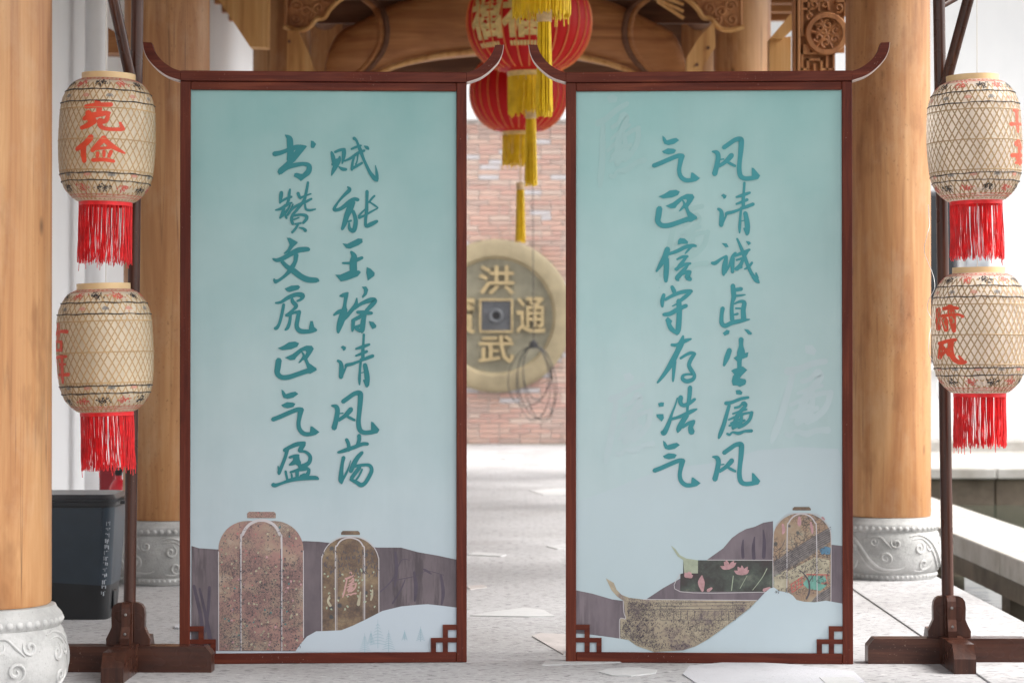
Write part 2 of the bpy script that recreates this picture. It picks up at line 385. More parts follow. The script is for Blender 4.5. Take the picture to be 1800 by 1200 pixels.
def catmull(P, n=6):
    out = []; m = len(P)
    if m < 3:
        for i in range(m-1):
            for k in range(n): out.append(tuple(a+(b-a)*k/n for a, b in zip(P[i], P[i+1])))
        out.append(tuple(P[-1])); return out
    for i in range(m-1):
        p0 = P[max(i-1, 0)]; p1 = P[i]; p2 = P[i+1]; p3 = P[min(i+2, m-1)]
        for k in range(n):
            t = k/n
            out.append(tuple(.5*((2*b)+(-a+c)*t+(2*a-5*b+4*c-d)*t*t+(-a+3*b-3*c+d)*t**3) for a, b, c, d in zip(p0, p1, p2, p3)))
    out.append(tuple(P[-1])); return out
def ribbon(P, n=5):                    # P: (x, y, width) -> 2D strip with rounded ends
    C = catmull(P, n); L = []; R = []; m = len(C)
    def nrm(i):
        a = C[max(i-1, 0)]; b = C[min(i+1, m-1)]; dx, dy = b[0]-a[0], b[1]-a[1]; l = sqrt(dx*dx+dy*dy) or 1
        return dx/l, dy/l
    pts = []
    d = nrm(0); h = max(C[0][2], 1e-5)/2
    pts.append((C[0][0]-d[0]*h*.75, C[0][1]-d[1]*h*.75, h*.45, d))
    for i in range(m): pts.append((C[i][0], C[i][1], max(C[i][2], 1e-5)/2, nrm(i)))
    d = nrm(m-1); h = max(C[-1][2], 1e-5)/2
    pts.append((C[-1][0]+d[0]*h*.75, C[-1][1]+d[1]*h*.75, h*.45, d))
    vs = []; fs = []
    for (x, y, h, d) in pts:
        vs.append((x - d[1]*h, y + d[0]*h)); vs.append((x + d[1]*h, y - d[0]*h))
    for i in range(len(pts)-1): fs.append((2*i, 2*i+1, 2*i+3, 2*i+2))
    return vs, fs
def inside(poly, x, y):
    c = False; j = len(poly)-1
    for i in range(len(poly)):
        (xi, yi), (xj, yj) = poly[i][:2], poly[j][:2]
        if (yi > y) != (yj > y) and x < (xj-xi)*(y-yi)/(yj-yi)+xi: c = not c
        j = i
    return c
def parse(txt):                        # "x,y,w x,y,w ...; P x,y x,y ..."
    out = []
    for s in txt.split(';'):
        s = s.strip()
        if not s: continue
        if s[0] == 'P': out.append(('P', [tuple(float(v) for v in p.split(',')) for p in s[1:].split()]))
        else: out.append(('S', [tuple(float(v) for v in p.split(',')) for p in s.split()]))
    return out
# ---------------------------------------------------------------- brush writing (units: 1/5.714 of a photograph pixel)
CH = {}
CH['shu'] = "195,45,12 235,80,60 243,150,66 245,230,66 225,295,40; 85,235,52 150,222,45 220,195,40 300,168,50 345,165,45; P 345,140 400,150 410,160 350,235 290,310 240,350 190,395 130,450 125,385 200,320 260,250 300,190 285,160; 140,415,60 210,370,50 300,345,45 380,335,40 430,355,50 425,410,58 385,450,50 350,490,30; P 285,430 310,425 350,435 395,430 400,460 350,510 315,480 278,462; P 450,100 475,105 503,135 480,175 455,175 447,160"
CH['fu'] = "655,215,22 670,262,42 680,330,40 665,340,30; 690,215,25 740,195,30 785,190,35; 780,195,42 778,250,42 762,330,15; 738,262,20 730,300,40 700,350,50 675,400,40 655,450,12; 680,295,20 735,290,25; 725,360,10 760,385,35 800,390,30; 880,75,35 905,100,25 925,150,28 945,200,40 970,270,30 1005,350,30 1040,420,35 1085,480,45 1115,505,22; 1110,490,35 1108,430,30 1095,350,8; 855,185,22 900,165,25 950,150,22; 785,305,18 850,275,28 920,225,30 985,200,25; 880,270,22 866,320,25 860,375,30 858,395,25; 862,380,30 910,355,28 960,325,25; 920,230,20 912,300,14 897,340,18; 985,155,12 1010,170,35 1025,185,22"
CH['zan'] = "155,620,35 150,660,40 140,730,18; 240,590,20 232,640,30 225,700,30 200,760,25; 140,725,18 190,690,25 255,665,25; 95,800,15 150,785,30 220,740,30 260,725,15; 190,750,25 170,810,30 140,880,20; 240,740,18 232,770,20 190,830,28 150,870,22; 180,810,20 205,880,25; 215,850,25 250,790,20 270,740,15; 420,520,25 410,580,28 395,650,30 380,700,30 330,770,30 280,830,28; 320,630,35 335,670,30; 340,680,25 380,660,20 450,635,15; 225,840,20 270,780,25 330,745,30 400,715,28 455,685,22; 390,740,20 400,790,25 440,800,25 495,790,15; 285,820,25 262,860,32 255,900,32 268,938,30; 285,855,25 340,845,25 395,855,35 405,885,35 370,930,25; 275,895,18 330,875,15; 290,940,20 350,930,20; 318,945,25 295,985,25 260,1025,25; 330,975,10 370,985,25 395,1005,35"
CH['neng'] = "815,565,15 835,595,40 780,650,30 720,720,22 680,790,35 720,795,35 770,770,40 830,720,45 880,690,40 920,695,35; 860,715,70 835,790,68 805,860,55 785,930,50 760,990,30; 870,810,35 890,870,40 895,930,45 875,1005,45 835,985,35 830,930,20; 820,915,18 850,905,22; 1010,610,35 1008,700,30 1005,800,35 995,900,30 1000,958,35 1050,940,45 1110,910,30; 1085,655,22 1060,680,22 1030,720,22; 1040,720,15 1085,750,20 1120,775,12; 1115,780,12 1060,810,20 990,850,22 930,875,30; 925,860,20 960,820,20 1000,780,10"
CH['wen'] = "P 208,50 240,50 320,95 275,140 235,190 185,215 175,205 215,165 235,120; 70,262,20 110,275,40 170,255,45 240,215,50 320,175,55 390,165,50 425,165,40; 300,220,50 290,290,40 250,360,50 200,420,35 130,475,30 92,490,45; 80,465,20 85,485,30; 160,290,40 210,340,45 270,380,60 350,440,60 420,470,60 500,475,50 520,480,30"
CH['hu'] = "P 185,560 250,530 320,525 340,545 320,570 235,595 205,585; 95,705,20 150,695,30 220,650,40 300,620,45 360,630,55 350,665,30 310,685,22; 255,640,18 265,690,40 300,735,40 260,780,25 200,830,30; 175,720,30 160,800,32 135,900,30 110,950,35 90,960,35; 215,830,30 280,800,30 330,800,45; 245,810,28 235,890,32 215,950,35 190,975,20; 330,790,40 315,860,42 305,940,45 340,985,50 420,990,42 490,980,25 505,970,8; P 440,885 465,885 480,945 505,965 430,1000 425,960"
CH['zheng'] = "P 115,130 170,105 225,70 290,62 328,80 310,115 250,140 160,150; P 185,225 260,190 340,130 400,103 455,105 475,135 450,180 415,230 395,250 360,245 385,205 400,170 390,155 360,160 335,185 300,220 285,245 240,250; 355,165,14 375,210,28 345,255,20 325,275,10; 385,215,35 405,270,34 432,330,45; P 415,260 430,280 500,330 503,350 440,385 400,380 415,340; 125,250,60 115,320,60 110,380,55 150,420,50 220,420,50 300,395,48 400,360,50 450,350,45"
CH['qi'] = "P 150,542 175,560 195,590 250,572 290,565 320,588 270,625 210,638 170,625 155,590; P 148,700 205,670 265,675 290,688 270,720 210,732 165,720; 65,845,45 130,820,45 220,780,45 310,745,45 355,750,50; 345,745,60 330,820,45 320,890,42 335,950,45 380,988,45 440,990,40 490,980,35; P 440,912 460,915 530,970 490,1000 430,1000 435,960"
CH['ying'] = "180,640,40 230,610,40 300,580,45 380,565,35; 370,575,50 345,620,50 330,645,40; 330,650,22 390,655,30 435,700,38 425,760,42 380,790,45 330,800,40; 210,620,40 190,700,35 160,780,35 130,850,40 125,875,30; 115,800,12 125,850,25; 230,710,25 280,695,30 320,690,25; 310,700,35 300,740,60 260,770,40 230,785,20; 290,720,60 320,770,60; 190,850,25 200,900,25 210,940,25; 240,860,25 300,840,30 380,820,50 420,825,25; 425,830,30 415,870,40 390,900,40; 250,880,22 255,930,22; 305,850,40 305,920,30; 340,900,30 380,880,30; 65,985,45 90,990,40 150,970,28 250,935,40 340,920,45 420,915,45 490,915,40 515,925,25"
CH['yu'] = "P 762,105 810,110 920,55 962,58 965,95 920,125 840,158 800,152; 850,190,25 878,235,60 870,300,75 872,390,75; 765,303,20 850,300,30 910,270,38 960,248,30; P 690,420 740,420 835,378 930,378 947,395 915,435 810,475 745,487; P 1005,342 1045,360 1085,400 1082,430 1015,480 1000,400"
CH['cong'] = "735,635,15 770,625,40 815,605,25; 800,620,45 785,720,35 775,800,70 745,890,70 725,960,50 718,1000,25; 675,825,20 730,790,40 800,770,30; 740,890,40 790,850,40 850,780,40 895,720,40 905,655,12; 880,760,30 950,710,35 1040,675,50 1085,680,50 1050,730,45 1000,780,35; P 955,540 1000,538 1020,570 1005,620 965,655 955,640 978,600 975,570; 910,795,30 980,800,45 1055,805,30; 860,880,30 920,850,40 990,810,30; 990,810,30 970,880,50 960,970,50 955,1000,20; 870,880,40 865,950,35 860,985,22; 880,950,30 940,930,30; 900,960,40 940,985,35; P 1025,885 1070,893 1102,930 1095,950 1060,965 1035,920"
CH['qing'] = "975,-10,25 970,80,25 965,150,35 965,230,35; P 742,120 765,102 798,120 790,145 770,155 760,135; 715,255,28 745,280,38 750,350,50 745,420,45; 750,420,25 790,330,20 800,300,35 860,285,32 940,255,25 1000,230,35 1065,205,35; 895,135,20 960,115,35 1030,90,25; 895,205,20 960,180,30 1005,160,30; 945,240,25 935,350,25 930,440,30 930,495,15; 985,295,45 1002,380,52 1008,440,52 1010,500,35; 975,450,20 1005,510,30; 950,375,10 975,370,10"
CH['feng'] = "765,665,45 820,625,45 880,585,45 930,580,55 940,610,55 935,700,50 925,800,45 920,880,48 935,950,50 980,975,45 1050,970,45 1100,960,35; P 1045,865 1065,870 1130,945 1110,980 1060,990 1045,950; 650,705,15 695,715,45 710,760,50 695,850,50 675,930,55; 725,785,12 765,780,15; 720,850,35 780,810,40 820,770,50 845,740,50; 790,800,20 830,825,30 880,850,25"
CH['dang'] = "800,530,35 820,580,38 820,640,30; 925,490,42 925,540,40 900,600,30; 715,660,25 780,640,40 880,605,40 960,575,38 1010,575,35; 770,710,40 755,780,35 745,870,45 745,940,55 750,970,20; 745,960,25 790,880,25 820,810,15 840,740,8; 955,660,35 910,710,45 870,780,50 840,850,40; 870,800,30 960,785,30 1030,790,35 1050,840,40 1020,910,40 980,970,40 940,985,45 900,960,40 840,930,30; 930,810,40 890,860,40 850,915,40; 955,830,20 920,900,20 880,950,20"
CH['xin'] = "P 305,50 325,30 370,35 405,65 400,90 340,88 300,97; 215,190,30 300,160,38 380,120,40 450,105,35 485,110,22; 440,115,25 390,170,20 375,190,8; 200,140,55 175,220,60 130,300,45 90,365,20; 190,240,50 190,330,55 185,420,50 185,465,35; 295,245,18 350,220,30 400,215,28; 385,225,25 330,300,40 290,350,30; 280,345,28 360,300,35 430,285,22; 410,295,20 350,370,45 300,430,50 310,455,25; 340,390,35 400,370,35 430,370,30; 425,370,35 400,420,55 430,445,40"
CH['shou'] = "245,520,35 265,560,45 270,590,30; 165,600,35 150,660,42 150,720,25; 180,650,30 250,610,35 340,575,40 430,565,40 445,572,20; 430,580,30 380,620,40 330,660,35; 165,800,35 230,790,45 300,750,45 390,710,40; 250,715,10 300,690,20; 315,660,50 320,760,55 318,860,55 310,950,55 298,990,40; 300,990,30 240,940,50 210,880,40; P 180,855 205,822 250,862 240,890 200,900"
CH['cun'] = "245,75,30 300,75,35 380,35,40 440,15,18; 360,-15,20 340,60,60 300,150,55 250,250,60 200,330,45 150,400,35 105,455,20; 272,240,45 268,330,35 262,420,25 260,445,12; 335,210,25 390,175,30 440,155,35 480,165,30; 475,165,35 440,220,40 420,280,40 450,340,45 475,380,35 460,420,40 400,440,45 360,420,40 360,385,30 400,370,25 450,372,20"
CH['hao'] = "P 112,662 145,652 172,655 168,692 120,697; P 95,772 165,770 172,810 150,845 135,830 100,800; 305,610,15 285,680,18 250,770,25 225,850,40 195,920,50 170,960,55 150,950,30; 340,600,50 335,650,45 360,680,40 410,670,40 480,620,30; 432,500,45 425,600,42 410,680,30 405,740,25; 225,825,30 300,805,30 380,775,40 450,740,40 500,720,18; 400,780,50 350,860,55 320,920,50 310,950,20; 360,900,30 420,860,35 475,840,30; 470,850,35 440,900,50 450,950,65"
CH['cheng'] = "P 740,80 790,82 812,118 780,122; 645,280,30 680,280,40 740,235,25 790,210,25; 790,215,30 775,300,55 765,370,45 762,400,25; 780,380,20 820,300,25 850,220,35 880,180,30; 855,230,40 850,300,40 850,370,35; 895,35,20 920,90,28 945,150,35 975,230,40 1010,320,35 1050,400,38 1090,450,50 1115,475,22; 1085,380,18 1100,430,30; 870,210,25 940,180,35 1020,145,25; 1000,160,30 960,230,30 930,300,40 890,340,45; 890,250,20 950,230,25; 880,340,30 940,320,30; 1045,275,25 1010,320,25 970,340,15; P 980,58 1015,62 1035,80 1010,103"
CH['zhen'] = "855,505,45 860,560,50 865,620,50 850,680,35 845,760,40 850,850,45; 880,550,40 940,540,40; 880,610,25 930,605,22 980,598,12; 870,690,18 930,665,30 970,680,45 960,750,50 965,850,55; 885,735,20 935,735,18; 870,800,20 905,790,25; 755,735,45 745,800,38 745,880,45 780,910,45 850,880,45 940,860,40 1025,845,12; P 755,985 795,950 825,960 820,990 775,1010; P 968,943 1010,948 1050,985 1040,1000 1010,995"
CH['sheng'] = "825,125,50 800,200,55 770,280,25; 940,15,50 940,80,45 940,150,80 925,220,50 925,300,45 925,380,50; P 865,205 905,180 1015,145 1005,195 950,215 900,240; P 842,333 870,315 960,290 1003,325 940,390 900,400 860,355; P 900,350 935,410 985,418 995,440 985,470 930,495 900,480 860,480 848,440 860,385"
CH['lian'] = "P 888,530 930,525 958,550 945,575 895,568; 790,660,40 850,650,35 940,615,32 1015,600,28; 825,680,32 800,770,38 770,880,42 740,960,42 722,1010,22; 880,705,25 930,690,25 960,650,20; 970,660,50 990,680,35 940,740,40 900,800,45 865,910,38; 860,765,18 930,740,22 1000,720,20; 820,825,20 900,790,24 990,760,25 1060,750,20; 840,860,18 930,820,20; 825,885,20 900,860,28 980,830,25; 1050,750,35 1030,820,35 980,870,35 920,900,35; 950,760,26 945,830,36; 870,900,42 940,860,45; 805,965,25 830,975,25 860,950,20 920,960,35 980,940,28 1050,935,35"
_off = {'A': (470,230), 'B': (470,410), 'C': (470,590), 'D': (470,680), 'E': (1135,230), 'F': (1135,410), 'G': (1135,590), 'H': (1135,670)}
LEFT = [('shu','A',0,0),('zan','A',0,0),('wen','B',0,0),('hu','B',0,0),('zheng','C',0,0),('qi','C',0,0),('ying','D',0,0),
        ('fu','A',0,0),('neng','A',0,0),('yu','B',0,0),('cong','B',0,0),('qing','C',0,0),('feng','C',0,0),('dang','D',0,0)]
RIGHT = [('qi','E',-8,-513),('zheng','E',-8,512),('xin','F',0,0),('shou','F',0,0),('cun','G',0,0),('hao','G',0,0),('qi','H',13,35),
         ('feng','E',-8,-517),('qing','E',-10,510),('cheng','F',0,0),('zhen','F',0,0),('sheng','G',0,0),('lian','G',0,0),('feng','H',10,35)]
HAN = dict(shu='书',fu='赋',zan='赞',neng='能',wen='文',yu='玉',hu='虎',cong='琮',zheng='正',qing='清',qi='气',feng='风',ying='盈',dang='荡',
           cheng='诚',zhen='真',sheng='生',lian='廉',xin='信',shou='守',cun='存',hao='浩')

# ---------------------------------------------------------------- the setting
def sheet(name, x0, x1, y0, y1, z, mat, **p):
    mb = MB(); mb.add([(x0,y0,z),(x1,y0,z),(x1,y1,z),(x0,y1,z)], [(0,1,2,3)]); return mb.build(name, mat, None, kind='structure', **p)
FX = 2.035                                   # right edge of the pavilion floor
sheet('ground', -600, 600, -300, 1500, -1.3, 'ground')
fl = MB(); fl.box(-3.2, FX, -4, 27.45, -1.2, 0); floor = fl.build('floor', 'floor', None, kind='structure')
wt = MB(); wt.box(FX+.002, 40, -4, 23, -1.25, -.42); wt.build('pond_water', 'water', None, kind='structure')
bk = MB(); bk.box(FX+.002, 40, 23.002, 27.45, -1.2, -.06); bank = bk.build('far_bank', 'slab', None, kind='structure')
# kerb stones along the floor's edge
y = 3.0; i = 0
while y < 22.5:
    L = 1.05 + .25*random.random()
    m = MB(); m.box(FX-.475, FX+.015, y+.002, y+L-.002, -.05, .006, .002); m.build('kerb_stone', 'floor', floor); y += L
# broken white inlay pieces
def inlay(pts, mat='inlay', z=.004):
    P = []
    for (x, y_) in pts:
        D = F*EYE/(y_-625); P.append(((x-900)/F*D, D))
    m = MB(); n = len(P); t = tessellate_polygon([[Vector((p[0], p[1], 0)) for p in P]])
    m.add([(p[0], p[1], z) for p in P] + [(p[0], p[1], -.01) for p in P], [tuple(a) for a in t] + [(i, (i+1) % n, n+(i+1) % n, n+i) for i in range(n)])
    return m.build('inlay_piece', mat, floor)
inlay([(826,1082),(850,1078),(880,1073),(925,1068),(955,1072),(975,1083),(930,1084)])
inlay([(953,1169),(960,1160),(1098,1161),(1102,1163),(1040,1166)])
inlay([(1052,1181),(1070,1175),(1110,1173),(1155,1178),(1152,1183),(1110,1188),(1075,1187)])
inlay([(1200,1185),(1212,1170),(1290,1163),(1380,1167),(1500,1180),(1520,1199),(1400,1215),(1230,1205)], 'inlay_blue')
inlay([(1440,1192),(1500,1191),(1512,1205),(1455,1206)], 'inlay', .006)
inlay([(990,1150),(1010,1116),(950,1113),(935,1118)], 'inlay_pink')
inlay([(820,975),(840,970),(890,975),(880,978)]); inlay([(960,960),(992,956),(1010,962),(980,965)])
inlay([(820,1030),(850,1028),(856,1032),(826,1036)], 'inlay_pink'); inlay([(930,862),(990,858),(1010,868),(955,870)])
inlay([(885,803),(915,800),(920,806),(890,808)])
for k in range(26):
    yy = 780 + 340*random.random()**1.5; xx = 240 + 1350*random.random(); D = F*EYE/(yy-625); X = (xx-900)/F*D
    if (800 < xx < 1010 and yy > 790) or X > 1.4 or X < -2.3: continue
    n_ = random.randint(5, 8); r = .08+.16*random.random(); ph = random.random()
    P = [(X+r*(.6+.5*random.random())*cos(2*pi*(j+ph)/n_), D+r*.9*(.6+.5*random.random())*sin(2*pi*(j+ph)/n_)) for j in range(n_)]
    zz = .0065 + k*.0001
    m = MB(); m.add([(p[0], p[1], zz) for p in P], [tuple(range(n_))]); m.add([(p[0], p[1], zz) for p in P]+[(p[0], p[1], -.01) for p in P], [(j, (j+1) % n_, n_+(j+1) % n_, n_+j) for j in range(n_)])
    m.build('inlay_piece', random.choice(['inlay','inlay','inlay_blue','inlay_pink']), floor)
# stone slabs across the pond
path = MB(); path.box(2.72, 3.14, 3, 22.9, -.26, -.13); path = path.build('stone_path', 'slab_side', None, kind='structure')
y = 3.0
while y < 22.5:
    L = 1.25 + .15*random.random(); m = MB(); m.box(2.66, 3.18, y+.006, y+L-.006, -.128, .0, .006); m.build('path_slab', 'slab', path); y += L
y = 5.0
while y < 22:
    m = MB(); m.box(2.80, 3.06, y, y+.22, -1.2, -.262); m.build('path_pier', 'slab_side', path); y += 2.6

# ---- brick wall
BW = 27.6
bwall = thing('brick_wall', 'weathered salmon and grey brick wall behind the big round coin', 'brick wall', (0, BW, 0))
m = MB(); m.box(-7.5, 3.55, .012, .36, 0, 3.92); m.build('mortar_bed', 'mortar', bwall)
BC = [(.50,.22,.155),(.56,.28,.20),(.46,.20,.145),(.58,.35,.26),(.44,.25,.19),(.54,.38,.30),(.60,.44,.35),(.50,.26,.18),(.50,.52,.57),(.38,.23,.18)]
BC = [tuple(.66*a+.34*b for a, b in zip(c, (.66,.56,.52))) for c in BC]
def tint(me, cols):
    at = me.attributes.new('tint', 'FLOAT_COLOR', 'FACE')
    for i, c in enumerate(cols): at.data[i].color = (c[0], c[1], c[2], 1)
BM = {}
for ci, c in enumerate(BC):
    for ln in (.238, .112):
        mb = MB(); mb.box(-ln/2, ln/2, -.004, .02, -.0255, .0255, .003); o = mb.build('brick', 'brick'); me = o.data; bpy.data.objects.remove(o); tint(me, [c]*len(me.polygons)); BM[(ci, ln)] = me
R = random.Random(3); rest = MB(); rc = []; nsing = 0
cX, cZ, cR = W(870, 556, BW).x, W(870, 556, BW).z, .93
for j in range(63):
    z = .033 + j*.0615; x = -7.4 + (j % 2)*.125 + R.random()*.02
    while x < 3.45:
        ln = .112 if R.random() < .16 else .238
        ci = R.choices(range(10), [14,14,12,10,10,8,7,10,9,6])[0]; bx = x+ln/2; dy = R.uniform(-.004, .004)
        vis = -.66 < bx < .72 and ((bx-cX)**2+(z-cZ)**2) > (cR-.12)**2
        if vis and nsing < 298:
            o = bpy.data.objects.new('brick', BM[(ci, ln)]); COL.objects.link(o); o.parent = bwall; o.location = (bx, dy, z); nsing += 1
        else:
            k0 = len(rest.f); rest.box(x, x+ln, dy-.004, .02, z-.0255, z+.0255); rc += [BC[ci]]*(len(rest.f)-k0)
        x += ln + .012
me = bpy.data.meshes.new('brick_courses'); me.from_pydata(rest.v, [], rest.f); me.materials.append(M['brick']); tint(me, rc)
o = bpy.data.objects.new('brick_courses', me); COL.objects.link(o); o.parent = bwall; o['kind'] = 'stuff'
m = MB(); m.box(-7.6, 3.56, -.08, .44, 3.922, 4.03, .01); m.build('coping', 'white', bwall)

# ---- white house on the far bank
house = thing('white_house', 'overexposed whitewashed house across the pond with a tall dark window', 'house', (0, BW, 0))
m = MB(); m.box(3.6, 20, 0, 6, -.2, 7); m.build('wall', 'white', house)
m = MB(); m.box(3.4, 20, -.7, -.002, -.19, .06, .01); m.build('plinth', 'slab', house)
wx0, wx1 = W(1606, 0, BW).x, W(1683, 0, BW).x; wz0, wz1 = W(0, 637, BW).z, W(0, 337, BW).z
m = MB(); m.box(wx0, wx1, -.05, -.003, wz0, wz1, .005); wf = m.build('window', 'window_frame', house)
m = MB(); m.box(wx0+.05, wx1-.05, -.056, -.051, wz0+.05, wz1-.05); m.build('pane', 'window_dark', wf)
m = MB(); m.box(wx0-.08, wx1+.1, -.14, -.003, wz0-.1, wz0-.01, .01); m.build('window_sill', 'white', house)
x0, x1 = W(1697, 0, BW).x, W(1737, 0, BW).x
sh = MB(); sh.box(x0, x1, -.05, -.003, 1.0, 3.3)
for k in range(18): sh.box(x0+.02, x1-.02, -.058, -.051, 1.05+k*.125, 1.12+k*.125)
sh.build('shutter', 'pale_grey', house)
m = MB(); m.box(3.3, 20, -1.0, 6.5, 7.0, 7.15); m.build('roof', 'roof_wood', house)
# far bank steps and quay stones
for k in range(22):
    m = MB(); m.box(FX+.1+k*.9+.006, FX+.1+(k+1)*.9-.006, 22.78, 23.0, -.44, -.16, .01); m.build('quay_block', 'slab_side', bank)
    m = MB(); m.box(FX+.1+k*.9+.004, FX+.1+(k+1)*.9-.004, 22.7, 23.3, -.158, -.05, .01); m.build('quay_capstone', 'slab', bank)

blocker = thing('side_blocker', 'dark boarded eave put in to shade the left white wall', 'blocker', (-2.5, 0, 4.45))  # added boards, there only to keep the sun off the far white wall
for k in range(6):
    m = MB(); m.box(-.5+k*.24+.003, -.5+(k+1)*.24-.003, 12, 27.4, 0, .04); m.build('blocker_board', 'roof_wood', blocker)
# ---- whitewashed side wall on the left with drain pipe
swall = thing('side_wall', 'plain whitewashed wall in shade along the left of the pavilion', 'wall', (-2.5, 0, 0))
m = MB(); m.box(-.3, 0, 6, 13.4, 0, 4.44); m.build('wall_face', 'white', swall)
m = MB(); m.box(-.45, -.08, 13.402, 27.4, 0, 4.44); m.build('wall_recess', 'white', swall)
m = MB(); m.box(-.002, .012, 6, 13.38, .002, .14, .003); m.build('skirting', 'slab', swall)
pp = W(169, 0, 12.9)
dp = thing('drain_pipe', 'round white drain pipe standing against the left white wall', 'pipe', (pp.x, 12.9, 0))
m = MB(); m.lathe([(.064, 0), (.064, 4.6)], 32); m.build('pipe_run', 'pipe', dp, True)
for z in (.9, 2.2, 3.5):
    m = MB(); m.lathe([(.0645, z), (.070, z+.002), (.070, z+.03), (.0645, z+.032)], 32, cap=False); m.build('collar', 'pipe', dp, True)
# ---------------------------------------------------------------- columns
def spiral(cu, cz, r0, turns, dirn=1, a0=0, n=22, shrink=.12):
    return [(cu + r0*(1-(1-shrink)*k/n)*cos(a0+dirn*2*pi*turns*k/n), cz + r0*(1-(1-shrink)*k/n)*sin(a0+dirn*2*pi*turns*k/n)) for k in range(n+1)]
BASE_PROF = [(.200,0),(.222,.002),(.230,.014),(.231,.03),(.226,.036),(.236,.046),(.247,.075),(.252,.11),(.252,.15),(.247,.19),(.238,.22),(.230,.232),(.234,.238),(.237,.25),(.236,.268),(.230,.276),(.222,.284),(.216,.297),(.200,.300)]
def prof_r(P, z):
    for (r0, z0), (r1, z1) in zip(P, P[1:]):
        if z0 <= z <= z1: return r0 + (r1-r0)*(z-z0)/max(1e-6, z1-z0)
    return P[-1][0]
drum = MB(); drum.lathe(BASE_PROF, 96, wob=lambda q, z: .004*sin(q*3+z*9)+.003*sin(q*7)); drum_o = drum.build('stone_drum', 'drum_stone', None, True)
bd = MB()
for zz, n_, rr, k in ((.2525, 46, .2365, .0115), (.024, 60, .2305, .0085)):
    for i in range(n_):
        a = 2*pi*i/n_; c = Vector((rr*cos(a), rr*sin(a), zz)); t = Vector((-sin(a), cos(a), 0)); u = Vector((cos(a), sin(a), 0))
        vs = [c + u*k*.55]; fs = []
        for (h, rad) in ((.3, .75), (0, 1.0)):
            for j in range(8): vs.append(c + u*k*h + t*k*rad*cos(j*pi/4)*1.05 + Vector((0, 0, 1))*k*rad*sin(j*pi/4))
        fs += [(0, 1+j, 1+(j+1) % 8) for j in range(8)] + [(1+j, 9+j, 9+(j+1) % 8, 1+(j+1) % 8) for j in range(8)]
        bd.add(vs, fs)
bead_o = bd.build('bead_ring', 'relief_stone', None, True)
rl = MB()
def relief(P, r=.006, P0=BASE_PROF, u0=0):
    pts = []
    for (u, z) in P:
        R_ = prof_r(P0, z); a = u0 + u/.25; pts.append((R_*cos(a), R_*sin(a), z))
    n = len(pts); rl.tube(pts, [r*min(1, .35+2.4*min(i, n-1-i)/n) for i in range(n)], 6)
for k in range(4):
    u0 = k*pi/2
    relief([(q[0], q[1]) for q in catmull([(-.17,.215),(-.12,.222),(-.06,.20),(-.01,.15),(.03,.10),(.08,.065),(.15,.06),(.19,.07)], 6)], .0075, u0=u0)
    relief([(q[0], q[1]) for q in catmull([(-.16,.20),(-.11,.205),(-.07,.18),(-.03,.13),(.01,.08),(.06,.05),(.12,.048)], 6)], .005, u0=u0)
    relief(spiral(-.125, .16, .030, 1.3, -1, 1.2), .0065, u0=u0); relief(spiral(-.06, .165, .022, 1.2, 1, 2.2), .0055, u0=u0)
    relief(spiral(.10, .115, .033, 1.4, 1, -1.5), .0065, u0=u0); relief(spiral(.045, .19, .022, 1.2, -1, .5), .005, u0=u0)
    relief(spiral(.15, .185, .026, 1.3, 1, 2.5), .006, u0=u0); relief(spiral(-.10, .085, .028, 1.3, -1, -.6), .006, u0=u0)
    relief([(q[0], q[1]) for q in catmull([(.02,.21),(.07,.215),(.10,.19),(.13,.16)], 6)], .005, u0=u0)
    relief([(q[0], q[1]) for q in catmull([(-.15,.055),(-.11,.05),(-.06,.07),(-.04,.10)], 6)], .005, u0=u0)
relief_o = rl.build('scroll_relief', 'relief_stone', None, True)
def column(X, D, label, ang, lean=0, scale=1.0, group='round timber columns on stone drums'):
    t = thing('timber_column', label, 'column', (X, D, 0), (0, lean, ang), group)
    if not column.used: objs = (drum_o, bead_o, relief_o)
    else: objs = tuple(o.copy() for o in (drum_o, bead_o, relief_o)); [COL.objects.link(o) for o in objs]
    column.used = True
    for o in objs: o.parent = t; o.scale = (scale,)*3
    ph = random.random()*9
    m = MB(); zs = [.301, .31] + [.31 + k*.33 for k in range(1, 12)] + [4.1]
    m.lathe([((.206 - .0016*z)*(.985 if i == 0 else 1)*scale, z) for i, z in enumerate(zs)], 64, wob=lambda q, z: .008*sin(2*q+ph+z*.5)+.004*sin(5*q+z*1.7+ph)+.0015*sin(17*q+z*3))
    m.build('shaft', 'col_wood', t, True)
    return t
column.used = False
column(W(-26, 0, 7.08).x, 7.08, 'nearest timber column at the left edge of the photo, its carved stone drum cut off at the bottom', .2)
column(W(293, 0, 10.8).x, 10.8, 'timber column standing directly behind the left screen and left lantern stand', 2.3)
column(W(1990, 0, 7.08).x+.02, 7.08, 'timber column just beyond the right edge of the photo', .9)
column(W(1561, 0, 10.99).x, 10.99, 'sunlit timber column between the right screen and the right lantern stand', 4.1)
column(-1.62, 16.0, 'distant timber column above the left screen carrying a carved corner bracket', .2)
column(1.62, 16.0, 'distant timber column above the right screen carrying a carved corner bracket', 1.2)
column(-1.66, 20.0, 'farthest timber column at the left back corner of the pavilion', 3)
column(1.66, 20.0, 'farthest timber column at the right back corner of the pavilion', 5)

